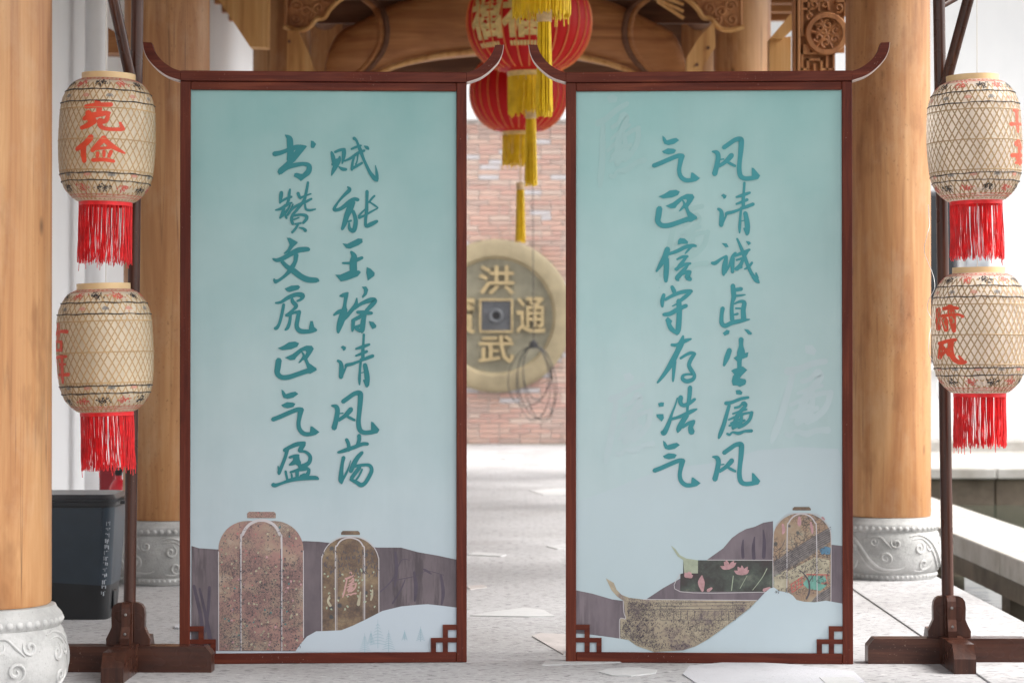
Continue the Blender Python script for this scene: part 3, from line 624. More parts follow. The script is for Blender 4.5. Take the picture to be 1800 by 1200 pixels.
# ---------------------------------------------------------------- roof and beams
roof = thing('pavilion_roof', 'dark timber roof of planks and rafters over the pavilion', 'roof', (0, 0, 4.1))
for k in range(29):
    m = MB(); m.box(-2.9+k*.2+.003, -2.9+(k+1)*.2-.003, 5.6, 21.0, .12+.002*random.random(), .15); m.build('roof_plank', 'roof_wood', roof)
for k in range(31):
    m = MB(); m.box(-2.9, 2.9, 5.7+k*.5, 5.78+k*.5, .02, .118, .004); m.build('rafter', 'beam_wood', roof)
for X in (-1.63, 0, 1.63):
    m = MB(); m.lathe([(.001,0),(.11,0),(.11,15.2),(.001,15.2)], 20, cap=False)
    m.v = [(X+a, 5.7+c, -.09+b) for a, b, c in m.v]; m.build('purlin', 'roof_wood', roof, True)
for i, (D_, lab) in enumerate(((7.1, 'front'), (10.9, 'middle'))):
    t = thing('tie_beam', f'{"nearest" if i == 0 else "second"} cross beam between columns, above the picture', 'beam', (0, D_, 3.72))
    m = MB(); m.box(-1.62, 1.8, -.09, .09, -.14, .14, .02); m.build('beam_body', 'roof_wood', t)
# curved moon beam
mbm = thing('moon_beam', 'thick curved cross beam with crescent grooves behind the red lanterns', 'beam', (0, 16.0, 0))
def pz(x, y, D=16.0): p = W(x, y, D); return (p.x, p.z)
topc = catmull([(570,150),(572,115),(578,85),(596,58),(630,38),(670,15),(720,-5),(800,-28),(889,-36),(978,-28),(1058,-5),(1108,15),(1148,38),(1182,58),(1200,85),(1206,115),(1208,150)], 4)
botc = catmull([(570,150),(574,165),(585,172),(600,168),(640,148),(690,125),(740,111),(800,101),(889,96),(978,101),(1038,111),(1088,125),(1138,148),(1178,168),(1193,172),(1204,165),(1208,150)], 4)
m = MB(); nT = len(topc); sec = 14
for i in range(nT):
    a = pz(*topc[i]); b = pz(*botc[i]); zc = (a[1]+b[1])/2; hh = abs(a[1]-b[1])/2+.002; x = (a[0]+b[0])/2
    e = min(1, .35 + .11*min(i, nT-1-i))
    for k in range(sec):
        q = 2*pi*k/sec; cc, ss = cos(q), sin(q)
        m.v.append((x, -.15*e*(abs(cc)**.6)*(1 if cc > 0 else -1), zc + hh*(abs(ss)**.75)*(1 if ss > 0 else -1)))
for i in range(nT-1):
    for k in range(sec): m.f.append((i*sec+k, i*sec+(k+1) % sec, (i+1)*sec+(k+1) % sec, (i+1)*sec+k))
m.build('beam_body', 'beam_wood', mbm, True)
for sgn in (-1, 1):
    P = catmull([(889+sgn*240,-2),(889+sgn*218,18),(889+sgn*208,46),(889+sgn*208,76),(889+sgn*218,100),(889+sgn*236,122),(889+sgn*250,134)], 5)
    def surf(x, y, out):
        X_, Z_ = pz(x, y); tz = min(topc, key=lambda q: abs(q[0]-x))[1]; bz = min(botc, key=lambda q: abs(q[0]-x))[1]
        zt, zb2 = pz(x, tz)[1], pz(x, bz)[1]; s1 = min(.98, abs(Z_-(zt+zb2)/2)/((zt-zb2)/2)); sn = s1**(1/.75); e_ = 1
        return (X_, -.15*e_*max(.0, 1-sn*sn)**.3 - out, Z_)
    g = MB(); g.tube([surf(p[0], p[1], -.004) for p in P], .022, 8); g.build('crescent_groove', 'roof_wood', mbm, True)
    g = MB(); g.tube([surf(p[0]+sgn*10, p[1], -.012) for p in P], .024, 8); g.build('crescent_rib', 'beam_wood', mbm, True)
g = MB(); g.tube([(pz(*p)[0], -.125, pz(*p)[1]+.012) for p in botc[10:-10]], .02, 8); g.build('lower_moulding', 'light_wood', mbm, True)
bb = thing('roof_board', 'dark boarding closing the gap above the curved cross beam', 'board', (0, 16.1, 0))
for k in range(4):
    m = MB(); m.box(-1.4, 1.4, .02, .05, 3.42+k*.17+.003, 3.42+(k+1)*.17-.003); m.build('board', 'roof_wood', bb)
bb2 = thing('ridge_board', 'shadowed board across the pavilion beneath the far arch', 'board', (0, 19.9, 0))
m = MB(); m.box(-1.6, 1.6, 0, .08, 3.52, 4.1, .01); m.build('board', 'roof_wood', bb2)
# pale rafters on the far right slope
for k in range(3):
    t = thing('slanted_rafter', f'{["uppermost","middle","lowest"][k]} of three pale slanted rafters beside the right bracket', 'rafter', (0, 15.6, 0), group='slanted rafters')
    m = MB(); a = W(1120+k*18, -22+k*12, 15.6); b = W(1202, 8+k*12+ (0), 15.6)
    m.tube([(a.x, 0, a.z), (b.x, 0, b.z)], .013, 6); m.build('rafter_pole', 'light_wood', t, True)
# carved brackets
def bracket(sgn, label):
    cx = 889 if sgn < 0 else 903
    t = thing('carved_bracket', label, 'bracket', (0, 15.6, 0), group='carved corner brackets')
    def Q(x, y): x = x if sgn < 0 else 2*903-x; p = W(x, y, 15.6); return (p.x, p.z)
    edge = catmull([(499,47),(515,52),(532,53),(545,47),(556,34),(570,31),(580,16),(597,0),(620,-14),(650,-30)], 4)
    m = MB(); m.prism([Q(*p) for p in [(499,-40)] + edge + [(650,-40)]], 0, .07); m.build('bracket_board', 'carve_wood', t)
    m = MB(); m.tube([(Q(*p)[0], -.012, Q(*p)[1]) for p in edge], .017, 8); m.build('scalloped_rim', 'light_wood', t, True)
    m = MB(); m.tube([(Q(*p)[0], -.008, Q(*p)[1]) for p in [(503,45),(503,-40)]], .010, 6)
    for (a, b, r, tn, d, a0) in ((520,34,11,1.4,1,0),(538,20,12,1.4,-1,1),(522,10,12,1.5,1,3),(546,36,8,1.2,-1,4),(560,14,11,1.3,1,2),(536,-10,13,1.4,-1,5),(575,-8,12,1.4,1,1),(512,-14,9,1.2,1,1)):
        m.tube([(Q(x, y_)[0], -.006, Q(x, y_)[1]) for x, y_ in spiral(a, b, r, tn, d, a0, 18)], .010, 6)
    m.build('scroll_carving', 'carve_wood', t, True)
bracket(-1, 'scalloped carved bracket left of the curved beam, beside the left far column')
bracket(1, 'scalloped carved bracket right of the curved beam, beside the right far column')
def flatpiece(name, label, cat, pts, D, dep, mat, group=None, pegs=()):
    t = thing(name, label, cat, (0, D, 0), group=group)
    m = MB(); m.prism([(W(x, y_, D).x, W(x, y_, D).z) for x, y_ in pts], 0, dep); m.build('timber', mat, t)
    for (x, y_) in pegs:
        p = W(x, y_, D); m = MB(); m.lathe([(.012, 0), (.012, .01)], 10); m.v = [(p.x+a, -.008+c, p.z+b) for a, b, c in m.v]; m.build('peg', 'roof_wood', t)
    return t
flatpiece('diagonal_brace', 'pale square diagonal brace running up beside the far left column', 'brace', [(439,82),(470,83),(471,0),(468,-70),(330,-100),(384,0)], 14.6, .14, 'light_wood')
flatpiece('knee_brace', 'pale wedge shaped knee brace under the left carved bracket', 'brace', [(505,54),(524,54),(540,88),(553,128),(556,180),(503,180)], 15.5, .12, 'light_wood', pegs=[(508,73)])
flatpiece('knee_brace', 'orange wedge shaped knee brace under the right carved bracket', 'brace', [(1228,67),(1256,39),(1258,83),(1236,117),(1228,180),(1205,180),(1208,100)], 15.5, .12, 'light_wood', pegs=[(1245,84),(1225,114)])
flatpiece('diagonal_brace', 'pale sunlit diagonal brace running up to the right above the right screen', 'brace', [(1355,66),(1376,68),(1447,0),(1500,-50),(1470,-60),(1411,0)], 13.0, .12, 'light_wood')
flatpiece('upright_post', 'pale square post under the right diagonal brace', 'post', [(1353,68),(1391,64),(1391,220),(1353,220)], 13.06, .12, 'light_wood')
flatpiece('cross_beam_end', 'brown beam end crossing behind the left lantern stand', 'beam', [(180,42),(205,58),(225,66),(225,93),(180,92)], 13.8, .2, 'beam_wood')
# carved medallion screen
ms = thing('medallion_screen', 'carved screen with a round flower medallion beside the sunlit column', 'screen', (0, 12.4, 0))
def S(x, y): p = W(x, y, 12.4); return (p.x, p.z)
m = MB()
for k, x in enumerate((1394, 1401)): a = S(x, -30); b = S(x+5, 150); m.box(a[0], b[0], -.02-.01*k, .05, b[1], a[1], .004)
m.build('side_moulding', 'carve_wood', ms)
m = MB(); c = S(1453, 60); m.lathe([(.088,0),(.112,0),(.118,.012),(.118,.03),(.088,.03),(.088,0)], 48, cap=False); m.v = [(c[0]+a, -.03+cc, c[1]+b) for a, b, cc in m.v]; m.build('medallion_ring', 'carve_wood', ms, True)
m = MB()
for k in range(6):
    a = k*pi/3+.4; pc = (c[0]+.05*cos(a), c[1]+.05*sin(a))
    m.tube([(q[0], -.012, q[1]) for q in spiral(pc[0], pc[1], .028, 1.2, 1 if k % 2 else -1, a, 16)], .0085, 6)
    m.tube([(c[0], -.01, c[1]), (c[0]+.085*cos(a+.5), -.01, c[1]+.085*sin(a+.5))], .009, 6)
m.lathe([(.001,-.03),(.02,-.022),(.024,0)], 12, cap=False) if 0 else None
m.build('flower_carving', 'carve_wood', ms, True)
m = MB()
for (x0, y0, x1, y1) in ((1408,92,1468,96),(1408,92,1412,150),(1464,92,1468,150),(1418,103,1446,107),(1418,103,1422,150),(1430,112,1434,150),(1442,103,1446,150),(1452,98,1456,150),(1408,120,1420,124),(1446,120,1466,124),
                         (1408,-20,1412,60),(1412,0,1440,4),(1420,-20,1424,22),(1438,-20,1442,20),(1455,-20,1459,18),(1470,0,1488,4),(1412,14,1430,18),(1408,60,1416,64),(1484,-20,1488,28),(1412,78,1420,92)):
    a = S(x0, y1); b = S(x1, y0); m.box(a[0], b[0], -.012, .02, a[1], b[1])
for (a, b, r, tn, d, a0) in ((1424,28,9,1.2,1,0),(1430,8,8,1.2,-1,2),(1420,88,7,1.2,1,1),(1449,8,8,1.2,1,4),(1474,14,9,1.2,-1,2)):
    m.tube([(S(x, y_)[0], -.008, S(x, y_)[1]) for x, y_ in spiral(a, b, r, tn, d, a0, 14)], .006, 5)
m.build('fretwork', 'carve_wood', ms)
m = MB(); a = S(1406, 92); b = S(1486, -40); m.box(a[0], b[0], .021, .03, a[1], b[1]); a = S(1406, 150); b = S(1466, 92.5); m.box(a[0], b[0], .021, .03, a[1], b[1]); m.build('backing_board', 'beam_wood', ms)

# ---------------------------------------------------------------- calligraphy screens
def lettering(mb, items, conv, y0, step=.00006):
    k = 0
    for kind, P in items:
        y = y0 - k*step; k += 1
        if kind == 'P': mb.flat([conv(*p) for p in P], y)
        else:
            vs, fs = ribbon(P); mb.add([(conv(*v)[0], y, conv(*v)[1]) for v in vs], fs)
def screen(side, label):
    L = side == 'L'
    q = ((322,125),(822,128),(820,1162),(318,1167)) if L else ((990,125),(1490,120),(1498,1162),(994,1160))
    H = 2.062; Wd = .998
    def C(x, y):
        v = (y - 126)/(1164-126)
        for _ in range(2):
            xl = q[0][0] + (q[3][0]-q[0][0])*v; xr = q[1][0] + (q[2][0]-q[1][0])*v; u = (x-xl)/(xr-xl)
            yt = q[0][1] + (q[1][1]-q[0][1])*u; yb = q[3][1] + (q[2][1]-q[3][1])*u; v = (y-yt)/(yb-yt)
        return ((u-.5)*Wd, (1-v)*H)
    X = W((569 if L else 1246), 0, 7.93).x
    t = thing('display_screen', label, 'display screen', (X, 7.93, 0), (radians(-.45), 0, radians(3 if L else -3)), 'framed calligraphy screens')
    h = Wd/2; st = .036
    for s_ in (-1, 1):
        m = MB(); a, b = sorted((s_*h, s_*(h-st))); m.box(a, b, 0, .055, 0, H-.036, .0025); m.build('stile', 'red_frame_v', t)
    m = MB(); m.box(-h+st+.0005, h-st-.0005, .001, .054, 0, .036, .0025); m.build('rail', 'red_frame_h', t)
    m = MB(); m.box(-h+st+.0005, h-st-.0005, .001, .054, H-.066, H-.0365, .0025); m.build('rail', 'red_frame_h', t)
    m = MB(); m.box(-h-.0, h, -.006, .061, H-.0355, H, .002); m.build('top_cap', 'red_frame_h', t)
    if L: hp = [(322,125),(318,123),(310,119),(300,113),(291,107),(283,99),(275,88),(271,76),(257,75),(259,90),(264,101),(272,113),(285,124),(300,133),(322,142)]
    up = catmull([(0,0),(-12,-4),(-22,-10),(-31,-17),(-39,-26),(-46,-37),(-50,-49)], 3); lo = catmull([(-65,-50),(-63,-36),(-57,-22),(-48,-11),(-36,0),(-22,9),(-8,14),(0,16.5)], 3)
    for s_ in (-1, 1):
        pol = [(s_*(h) + (-s_)*(p[0])/504*-1*-1 if 0 else s_*(h - p[0]/504), H - .001 - p[1]/504) for p in up + lo]
        m = MB(); m.prism(pol, -.0055, .060); m.build('upturned_horn', 'red_frame_h', t)
        lo3 = [(s_*(h - p[0]/504), H - .001 - p[1]/504) for p in lo]; lo4 = [(s_*(h - p[0]/504 + .0015), H - .0035 - p[1]/504) for p in lo]
        m = MB(); m.prism(lo3 + lo4[::-1], -.004, .058); m.build('raw_edge', 'edge', t)
    for s_ in (-1, 1):
        m = MB()
        for (a, b, c_, d) in ((0,24,39,48),(15,24,0,39),(0,15,17,25),(24,45,17,25),(36,45,0,17)):
            x0 = s_*(h-st-a/504); x1 = s_*(h-st-b/504); x0, x1 = sorted((x0, x1)); m.box(x0, x1, .003, .0105, .036+c_/504, .036+d/504)
        m.build('corner_fretwork', 'red_frame_h', t)
    for s_ in (-1, 1):       # rear feet
        m = MB(); m.box(s_*.40-.02, s_*.40+.02, .057, .34, 0, .045, .003); m.build('rear_foot', 'red_frame_v', t)
        m = MB(); m.tube([(s_*.40, .30, .04), (s_*.40, .06, .75)], .014, 8); m.build('rear_strut', 'red_frame_v', t)
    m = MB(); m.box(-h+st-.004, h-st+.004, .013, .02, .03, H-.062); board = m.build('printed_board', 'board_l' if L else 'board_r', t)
    yb = .0128
    def poly(name, pts, mat, lv, **p): m = MB(); m.flat([C(*a) for a in pts], yb-lv*.00025); return m.build(name, mat, board, **p)
    def ribs(name, groups, mat, lv):
        for g_ in groups: rib(name, g_, mat, lv)
    def rib(name, strokes, mat, lv, split=True, **p):
        if split and name in ('printed_tree', 'printed_figure', 'printed_stem', 'printed_lotus'):
            k = 8 if mat == 'pale_tree' else 7 if name == 'printed_lotus' else 1
            return [rib(name, strokes[i:i+k], mat, lv + .04*(i//k % 9), False) for i in range(0, len(strokes), k)]
        m = MB()
        for i, s_ in enumerate(strokes): vs, fs = ribbon(s_); m.add([(C(*v)[0], yb-lv*.00025-i*.000012, C(*v)[1]) for v in vs], fs)
        return m.build(name, mat, board, **p)
    for (nm, z, dx, dy) in (LEFT if L else RIGHT):
        ox, oy = _off[z]; zx, zy = (0, 0)
        src = {'E': 'C', 'H': 'C'}
        m = MB(); items = parse(CH[nm])
        lettering(m, items, lambda x, y: C(ox + (x+dx)/5.714, oy + (y+dy)/5.714), yb-.0021)
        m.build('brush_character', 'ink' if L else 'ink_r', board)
    def dome(x0, x1, top, sh, bot):
        r = (x1-x0)/2; pts = [(x0, bot)]; n = 10
        rad = min(r, sh-top)
        for k in range(n+1): a = pi - k*(pi/2)/n; pts.append((x0+rad*1.0 + rad*cos(a), top+rad - rad*sin(a)))
        for k in range(n+1): a = pi/2 - k*(pi/2)/n; pts.append((x1-rad + rad*cos(a), top+rad - rad*sin(a)))
        return pts + [(x1, bot)]
    def cap(x0, x1, y0, y1): return [(x0,y1),(x0,y0+3),(x0+3,y0),(x1-3,y0),(x1,y0+3),(x1,y1)]
    if L:
        poly('printed_hill', [(339,960),(352,964),(385,966),(430,965),(500,957),(535,951),(560,952),(600,956),(664,962),(705,962),(735,970),(770,976),(803,983),(803,1144),(338,1144)], 'mauve', 1)
        rib('printed_tree', [[(343,1030,5),(350,1060,6),(356,1090,6),(358,1120,8)],[(353,1035,4),(361,1070,5),(368,1105,7),(372,1130,8)],[(370,1032,5),(368,1070,5),(363,1110,4)],
                             [(668,1040,2),(690,1018,2),(705,985,1.5),(720,984,1)],[(690,1020,1.5),(730,1012,1.2),(750,1003,1),(780,1010,1)],[(690,1060,3),(705,1035,2.5),(712,1018,1.5)],
                             [(728,1005,4),(731,1030,7),(729,1055,4)],[(695,970,4),(697,1000,6),(694,1030,3)],[(775,1010,4),(779,1040,6),(776,1062,3)],[(745,1000,3),(752,1004,4),(758,1008,2)]], mauve_dark, 2)
        poly('printed_lantern', dome(386,534,916,966,1143), 'paint_crowd', 3); poly('printed_lantern', cap(436,486,900,911), 'paint_crowd', 3)
        rib('printed_outline', [[(386,1143,1.4),(386,970,1.4)],[(534,1120,1.4),(534,968,1.4)],[(425,1143,1.6),(425,960,3),(428,940,5),(438,924,5),(452,916,5),(460,915,5),(470,916,5),(484,924,5),(493,940,5),(496,960,3),(496,1143,1.6)]], 'white_line', 4)
        rib('printed_outline', [[(423.5,1143,1.2),(423.5,965,1.2)],[(494.5,1143,1.2),(494.5,965,1.2)]], mauve_dark, 5)
        poly('printed_lantern', dome(567,665,944,989,1110), 'paint_dark', 3); poly('printed_lantern', cap(600,633,933,940), 'paint_dark', 3)
        rib('printed_outline', [[(x, y, 1.5) for x, y in dome(566,666,943,988,1108)[::1]][:-1] + [(666,1076,1.5)],
                                [(590,1108,1.4),(590,974,1.8),(593,959,2.2),(601,949,2.4),(615,945,2.4),(630,949,2.4),(638,959,2.2),(641,974,1.8),(641,1088,1.4)],[(592.5,1108,.7),(592.5,975,.7)],[(638.5,1088,.7),(638.5,975,.7)]], 'white_line', 4)
        def scatter(inside, n, seed, y0=0, mat='print_dark', w_=.75, ln=3.2, lv=3.6):
            rr = random.Random(seed); st_ = []
            while len(st_) < n:
                x, y_, a_ = inside(rr); k_ = rr.uniform(.5, 1)*ln; b_ = a_ + rr.uniform(-1.3, 1.3)
                st_.append([(x, y_, w_), (x+k_*cos(a_), y_+k_*sin(a_), w_*1.3), (x+k_*cos(a_)+k_*cos(b_), y_+k_*sin(a_)+k_*sin(b_), w_*.5)])
            return rib('printed_crowd', st_, mat, lv, kind='stuff')
        DM = dome(390,530,921,968,1139)
        def f1(rr):
            while 1:
                x, y_ = rr.uniform(388, 531), 1139 - 222*rr.random()
                if inside(DM, x, y_) and (y_ > 985 or rr.random() < .35): return (x, y_, rr.uniform(0, 6.3))
        scatter(f1, 1500, 1, w_=.55, ln=2.8); scatter(f1, 70, 2, mat='print_dark', w_=2.2, ln=1.2); scatter(f1, 16, 3, mat='petal', w_=3, ln=2); scatter(f1, 16, 4, mat='dim_teal', w_=3, ln=1.2)
        scatter(f1, 60, 14, mat='pale_cream', w_=3.0, ln=1.4, lv=3.5)
        f2 = lambda rr: (rr.uniform(569, 663), rr.uniform(965, 1010), rr.uniform(1.2, 1.9))
        scatter(f2, 90, 5, w_=1.2, ln=4); scatter(lambda rr: (rr.uniform(570, 662), 1000+rr.uniform(0,70), rr.uniform(0, 6)), 40, 6, mat='pale_green', w_=2.2, ln=2)
        sc1 = lambda x, y: (615+(x-895)*.072, 1027+(y-770)*.093)
        m = MB(); lettering(m, parse(CH['lian']), lambda x, y: C(*sc1(x, y)), yb-.0013); m.build('printed_seal', 'seal_pink', board)
        rib('printed_figure', [[(580,1046,2),(577,1056,4),(581,1064,5)],[(634,1040,2),(632,1050,4),(630,1062,6)],[(655,1036,2),(654,1046,4),(652,1054,3)]], 'pale_cream', 5)
        poly('printed_hill', [(519,1145),(528,1132),(540,1118),(556,1109),(580,1108),(600,1107),(620,1099),(645,1087),(672,1073),(705,1065),(735,1062),(752,1061),(780,1064),(804,1067),(804,1145)], 'palehill', 7)
        tr = []
        for (tx, ty, hh) in ((641,1112,34),(664,1088,50),(683,1106,38),(652,1108,24),(739,1100,26),(711,1106,18)):
            tr.append([(tx, ty, .6), (tx, ty+hh, 1.2)])
            for k in range(7): b = hh*(k+1.5)/9; tr.append([(tx-b*.35, ty+b+3, .7), (tx, ty+b, 1), (tx+b*.35, ty+b+3, .7)])
        rib('printed_tree', tr, 'pale_tree', 8)
    else:
        poly('printed_far_hill', [(1008,880),(1060,862),(1120,838),(1170,820),(1240,812),(1290,800),(1330,788),(1400,782),(1470,785),(1476,800),(1478,1143),(1011,1143)], 'board_tone', 0)
        for (cx, cy, k, ang) in ((1078,240,.21,-.25),(1200,410,.20,0),(1100,730,.21,-.1),(1408,690,.24,.05)):
            m = MB(); lettering(m, parse(CH['lian']), lambda x, y: C(min(1470, max(1010, cx+((x-890)*cos(ang)-(y-770)*sin(ang))*k*1.25)), cy+((x-890)*sin(ang)+(y-770)*cos(ang))*k*1.5), yb-.00036)
            m.build('faint_character', 'wm' if cy < 500 else 'wm2', board)
        poly('printed_hill', [(1010,1034),(1040,1040),(1075,1050),(1098,1053),(1100,1083),(1092,1120),(1060,1115),(1030,1111),(1010,1110)], 'mauve_r', 1)
        poly('printed_hill', [(1135,1050),(1150,1040),(1165,1030),(1190,1016),(1200,1010),(1350,1030),(1330,1052)], 'mauve_r', 1)
        poly('printed_hill', [(1242,980),(1256,970),(1270,960),(1285,942),(1297,933),(1310,926),(1325,922),(1340,915),(1357,912),(1358,981)], 'mauve_r', 1)
        rib('printed_tree', [[(1305,945,2),(1304,960,5),(1305,976,5)],[(1325,940,2),(1323,958,6),(1324,978,6)],[(1340,928,2),(1342,950,6),(1341,976,6)]], mauve_dark, 2)
        poly('printed_hill', [(1459,953),(1478,955),(1479,1056),(1459,1056)], 'mauve_r', 1)
        EAVE = [(1064,1013),(1078,1021),(1083,1033),(1092,1042),(1105,1047),(1130,1050),(1330,1051),(1318,1064),(1290,1086),(1245,1119),(1222,1132),(1200,1139),(1150,1142),(1120,1132),(1104,1121),(1090,1119),(1090,1084),(1099,1083),(1096,1053),(1084,1045),(1074,1034)]
        poly('printed_eave', [(1064,1013),(1078,1021),(1083,1033),(1092,1042),(1105,1047),(1130,1050),(1330,1051),(1318,1064),(1290,1086),(1245,1119),(1222,1132),(1200,1139),(1150,1142),(1120,1132),(1104,1121),(1090,1119),(1090,1084),(1099,1083),(1096,1053),(1084,1045),(1074,1034)], 'paint_sepia', 3)
        ln = [[(1095,1053,1.3),(1096,1072,1.3),(1099,1084,1.3),(1089,1085,1.3),(1089,1119,1.3)],[(1130,1050,1.3),(1330,1051,1.3)]]
        rib('printed_outline', ln, 'white_line', 4)
        dl = []
        for y_ in (1056,1062,1068): dl.append([(1150,y_,.8),(1318-(y_-1056)*1.2,y_-2,.8)])
        for x in range(1160, 1300, 12): dl.append([(x,1069,.8),(x,1086,.8)]); dl.append([(x,1070,.6),(x+9,1070,.6)]); dl.append([(x+1,1086,.6),(x+10,1086,.6)])
        rib('printed_pavilion', dl, 'print_dark', 5)
        rr = random.Random(9); st_ = []
        while len(st_) < 900:
            x = rr.uniform(1094, 1318); y_ = rr.uniform(1054, 1140)
            if not all(inside(EAVE, x+dx, y_+dy) for dx, dy in ((4,0),(-4,0),(0,4),(0,-4))) or (y_ < 1090 and 1155 < x < 1300 and rr.random() < .75): continue
            if y_ < 1128 and x > 1150 and rr.random() < .6: continue
            a_ = rr.uniform(0, 6.3); k_ = rr.uniform(1, 2.6); st_.append([(x, y_, .45), (x+k_*cos(a_), y_+k_*sin(a_), .75), (x+k_*cos(a_+1), y_+k_*1.4*sin(a_+1), .4)])
        rib('printed_trees', st_, 'md', 4.5, kind='stuff')
        poly('printed_pond', [(1200,981),(1357,981),(1358,1034),(1345,1036),(1195,1036),(1195,1005),(1200,1004)], 'paint_lotus', 3)
        poly('printed_eave', [(1178,955),(1186,961),(1194,972),(1206,978),(1226,981),(1226,1004),(1202,1004),(1200,981),(1190,974)], 'pale_green', 4)
        rib('printed_outline', [[(1242,980.5,1.2),(1357,980.5,1.2)],[(1195,1005,1.2),(1195,1036,1.2),(1345,1036.5,1.2)]], 'white_line', 5)
        fl_ = []
        for (fx, fy, r) in ((1280,991,13),(1304,1001,13),(1209,1008,8)):
            for k in range(7): a = -pi*.08 - k*pi*.84/6 + .3*sin(fx+k*2.1); q_ = r*(.85+.3*abs(sin(k*1.7+fx))); fl_.append([(fx, fy+r*.35, 3), (fx+q_*.6*cos(a), fy+r*.2+q_*.5*sin(a), 6.5), (fx+q_*cos(a), fy+q_*.75*sin(a), 1.2)])
        fl_ += [[(1233,1008,2),(1232,1020,12),(1234,1034,5)],[(1244,1034,6),(1250,1030,4)],[(1342,1033,6),(1352,1029,4)]]
        rib('printed_lotus', fl_, 'petal', 6)
        rib('printed_stem', [[(1288,1008,1.5),(1285,1034,1.5)],[(1347,995,1.5),(1338,1012,1.2),(1322,1033,1)],[(1312,1008,1),(1300,1030,1)]], 'pale_green', 6)
        poly('printed_lantern', dome(1357,1459,898,945,1056), 'paint_court', 6); poly('printed_lantern', cap(1391,1423,887,893), 'paint_dark', 6)
        poly('printed_roof', [(1358.5,984),(1410,951),(1456,923),(1457,948),(1415,978),(1358.5,1009)], 'roof_print', 6.3)
        poly('printed_roof', [(1424,1054),(1436,1040),(1457.5,1027),(1457.5,1054)], 'roof_print', 6.3)
        poly('printed_wall', [(1360,1010),(1382,997),(1382,1036),(1371,1034),(1360,1029)], 'pale_cream', 6.4)
        poly('printed_wall', [(1384,1000),(1430,975),(1456,980),(1456,1004),(1412,1006),(1386,1022)], 'pale_cream', 6.35)
        rf = [[(1360+k*1.0,983+k*3,1),(1410,950+k*3.6,1),(1458,922+k*4,1)] for k in range(7)]
        rf += [[(1432,1048+k*3,1),(1458,1028+k*4,1)] for k in range(4)]
        rib('printed_roof', rf, 'print_dark', 7)
        poly('printed_pool', [(1410,1022),(1420,1008),(1445,1008),(1453,1016),(1440,1022),(1452,1024),(1440,1034),(1418,1030)], 'teal_paint', 7)
        poly('printed_pool', [(1438,962),(1448,956),(1458,958),(1457,970),(1442,970)], 'blue_paint', 7)
        rib('printed_railing', [[(1388,1024,1),(1408,1010,1)],[(1389,1031,1),(1409,1018,1)],[(1391,1037,1),(1410,1024,1)],[(1390,1022,1),(1391,1037,1)],[(1396,1018,1),(1397,1033,1)],[(1402,1013,1),(1403,1029,1)],[(1408,1009,1),(1409,1025,1)],[(1416,1005,1.3),(1456,1006,1.3)],[(1451,1006,1),(1452,1020,1)],[(1442,1020,1),(1456,1020,1)]], 'print_red', 8)
        rib('printed_figure', [[(1374,918,4),(1376,928,6),(1374,934,3)],[(1403,905,4),(1403,914,7),(1403,919,5)],[(1423,914,3),(1425,924,5),(1426,933,3)],[(1443,906,5),(1446,909,4)]], 'petal', 8)
        rib('printed_tree', [[(1416,1048,3),(1421,1036,3),(1420,1018,3),(1412,1005,2),(1402,996,1)],[(1420,1020,2),(1432,1002,1.2),(1444,994,.8)],[(1362,965,1.2),(1372,958,1),(1378,945,.8)],[(1412,1003,1),(1415,985,.7),(1408,978,.6)],[(1396,1000,.8),(1386,990,.7),(1392,980,.6)],[(1430,1000,.8),(1428,985,.7),(1436,975,.6)]], 'print_dark', 8)
        rr = random.Random(12); st_ = []
        for _ in range(230):
            x = rr.uniform(1360, 1456); y_ = rr.uniform(955, 1040) if _ % 3 else rr.uniform(975, 1015); a_ = rr.uniform(0, 6.3); k_ = rr.uniform(1, 3.4); st_.append([(x, y_, .6), (x+k_*cos(a_), y_+k_*sin(a_), .9), (x+k_*cos(a_+.9)*1.5, y_+k_*1.5*sin(a_+.9), .5)])
        rib('printed_twigs', st_, 'print_dark', 8.4, kind='stuff')
        rib('printed_outline', [[(1357.5,1028,1.3),(1357.5,944,1.3),(1362,922,1.2),(1373,908,1.1),(1388,899,1),(1428,899,1),(1443,908,1.1),(1454,922,1.2),(1458.5,944,1.3),(1459,1055,1.3)],
                                [(1382,1036,1.2),(1382,930,1.8),(1385,914,2.2),(1394,903,2.4),(1407,899,2.4),(1421,903,2.4),(1430,914,2.2),(1433,930,1.8),(1435,1055,1.2)]], 'white_line', 9)
        poly('printed_hill', [(1200,1143),(1245,1121),(1290,1088),(1318,1066),(1345,1036),(1352,1030),(1359,1028),(1368,1034),(1384,1037),(1392,1042),(1399,1050),(1412,1053),(1430,1054),(1450,1051),(1479,1056),(1480,1143)], 'palehill_r', 10)
        poly('printed_hill', [(1011,1112),(1040,1112),(1070,1116),(1092,1119),(1105,1122),(1122,1134),(1150,1143),(1011,1143)], 'palehill_r', 10)
    return t
M['md'] = plain('dark_mauve_brush_print', (.085,.07,.095,1), .5, .3, .15, 20); mauve_dark = 'md'
M['board_tone'] = plain('pale_far_hill_print', (.452,.548,.58,1), .45, .3, .03, 2)
M['pale_cream'] = plain('pale_cream_print', (.42,.38,.28,1), .5, .3, .2, 40)
M['pale_green'] = plain('pale_green_print', (.36,.40,.30,1), .5, .3, .15, 40)
M['roof_print'] = plain('grey_roof_print', (.20,.18,.17,1), .5, .3, .3, 60)
M['dim_teal'] = plain('dim_teal_print', (.10,.22,.22,1), .5, .3, .2, 40)
M['teal_paint'] = plain('teal_pool_print', (.16,.36,.30,1), .5, .3, .2, 40)
M['blue_paint'] = plain('blue_pool_print', (.11,.22,.32,1), .5, .3, .2, 40)
screen('L', 'left framed teal screen with fourteen brush characters and two large printed lanterns below')
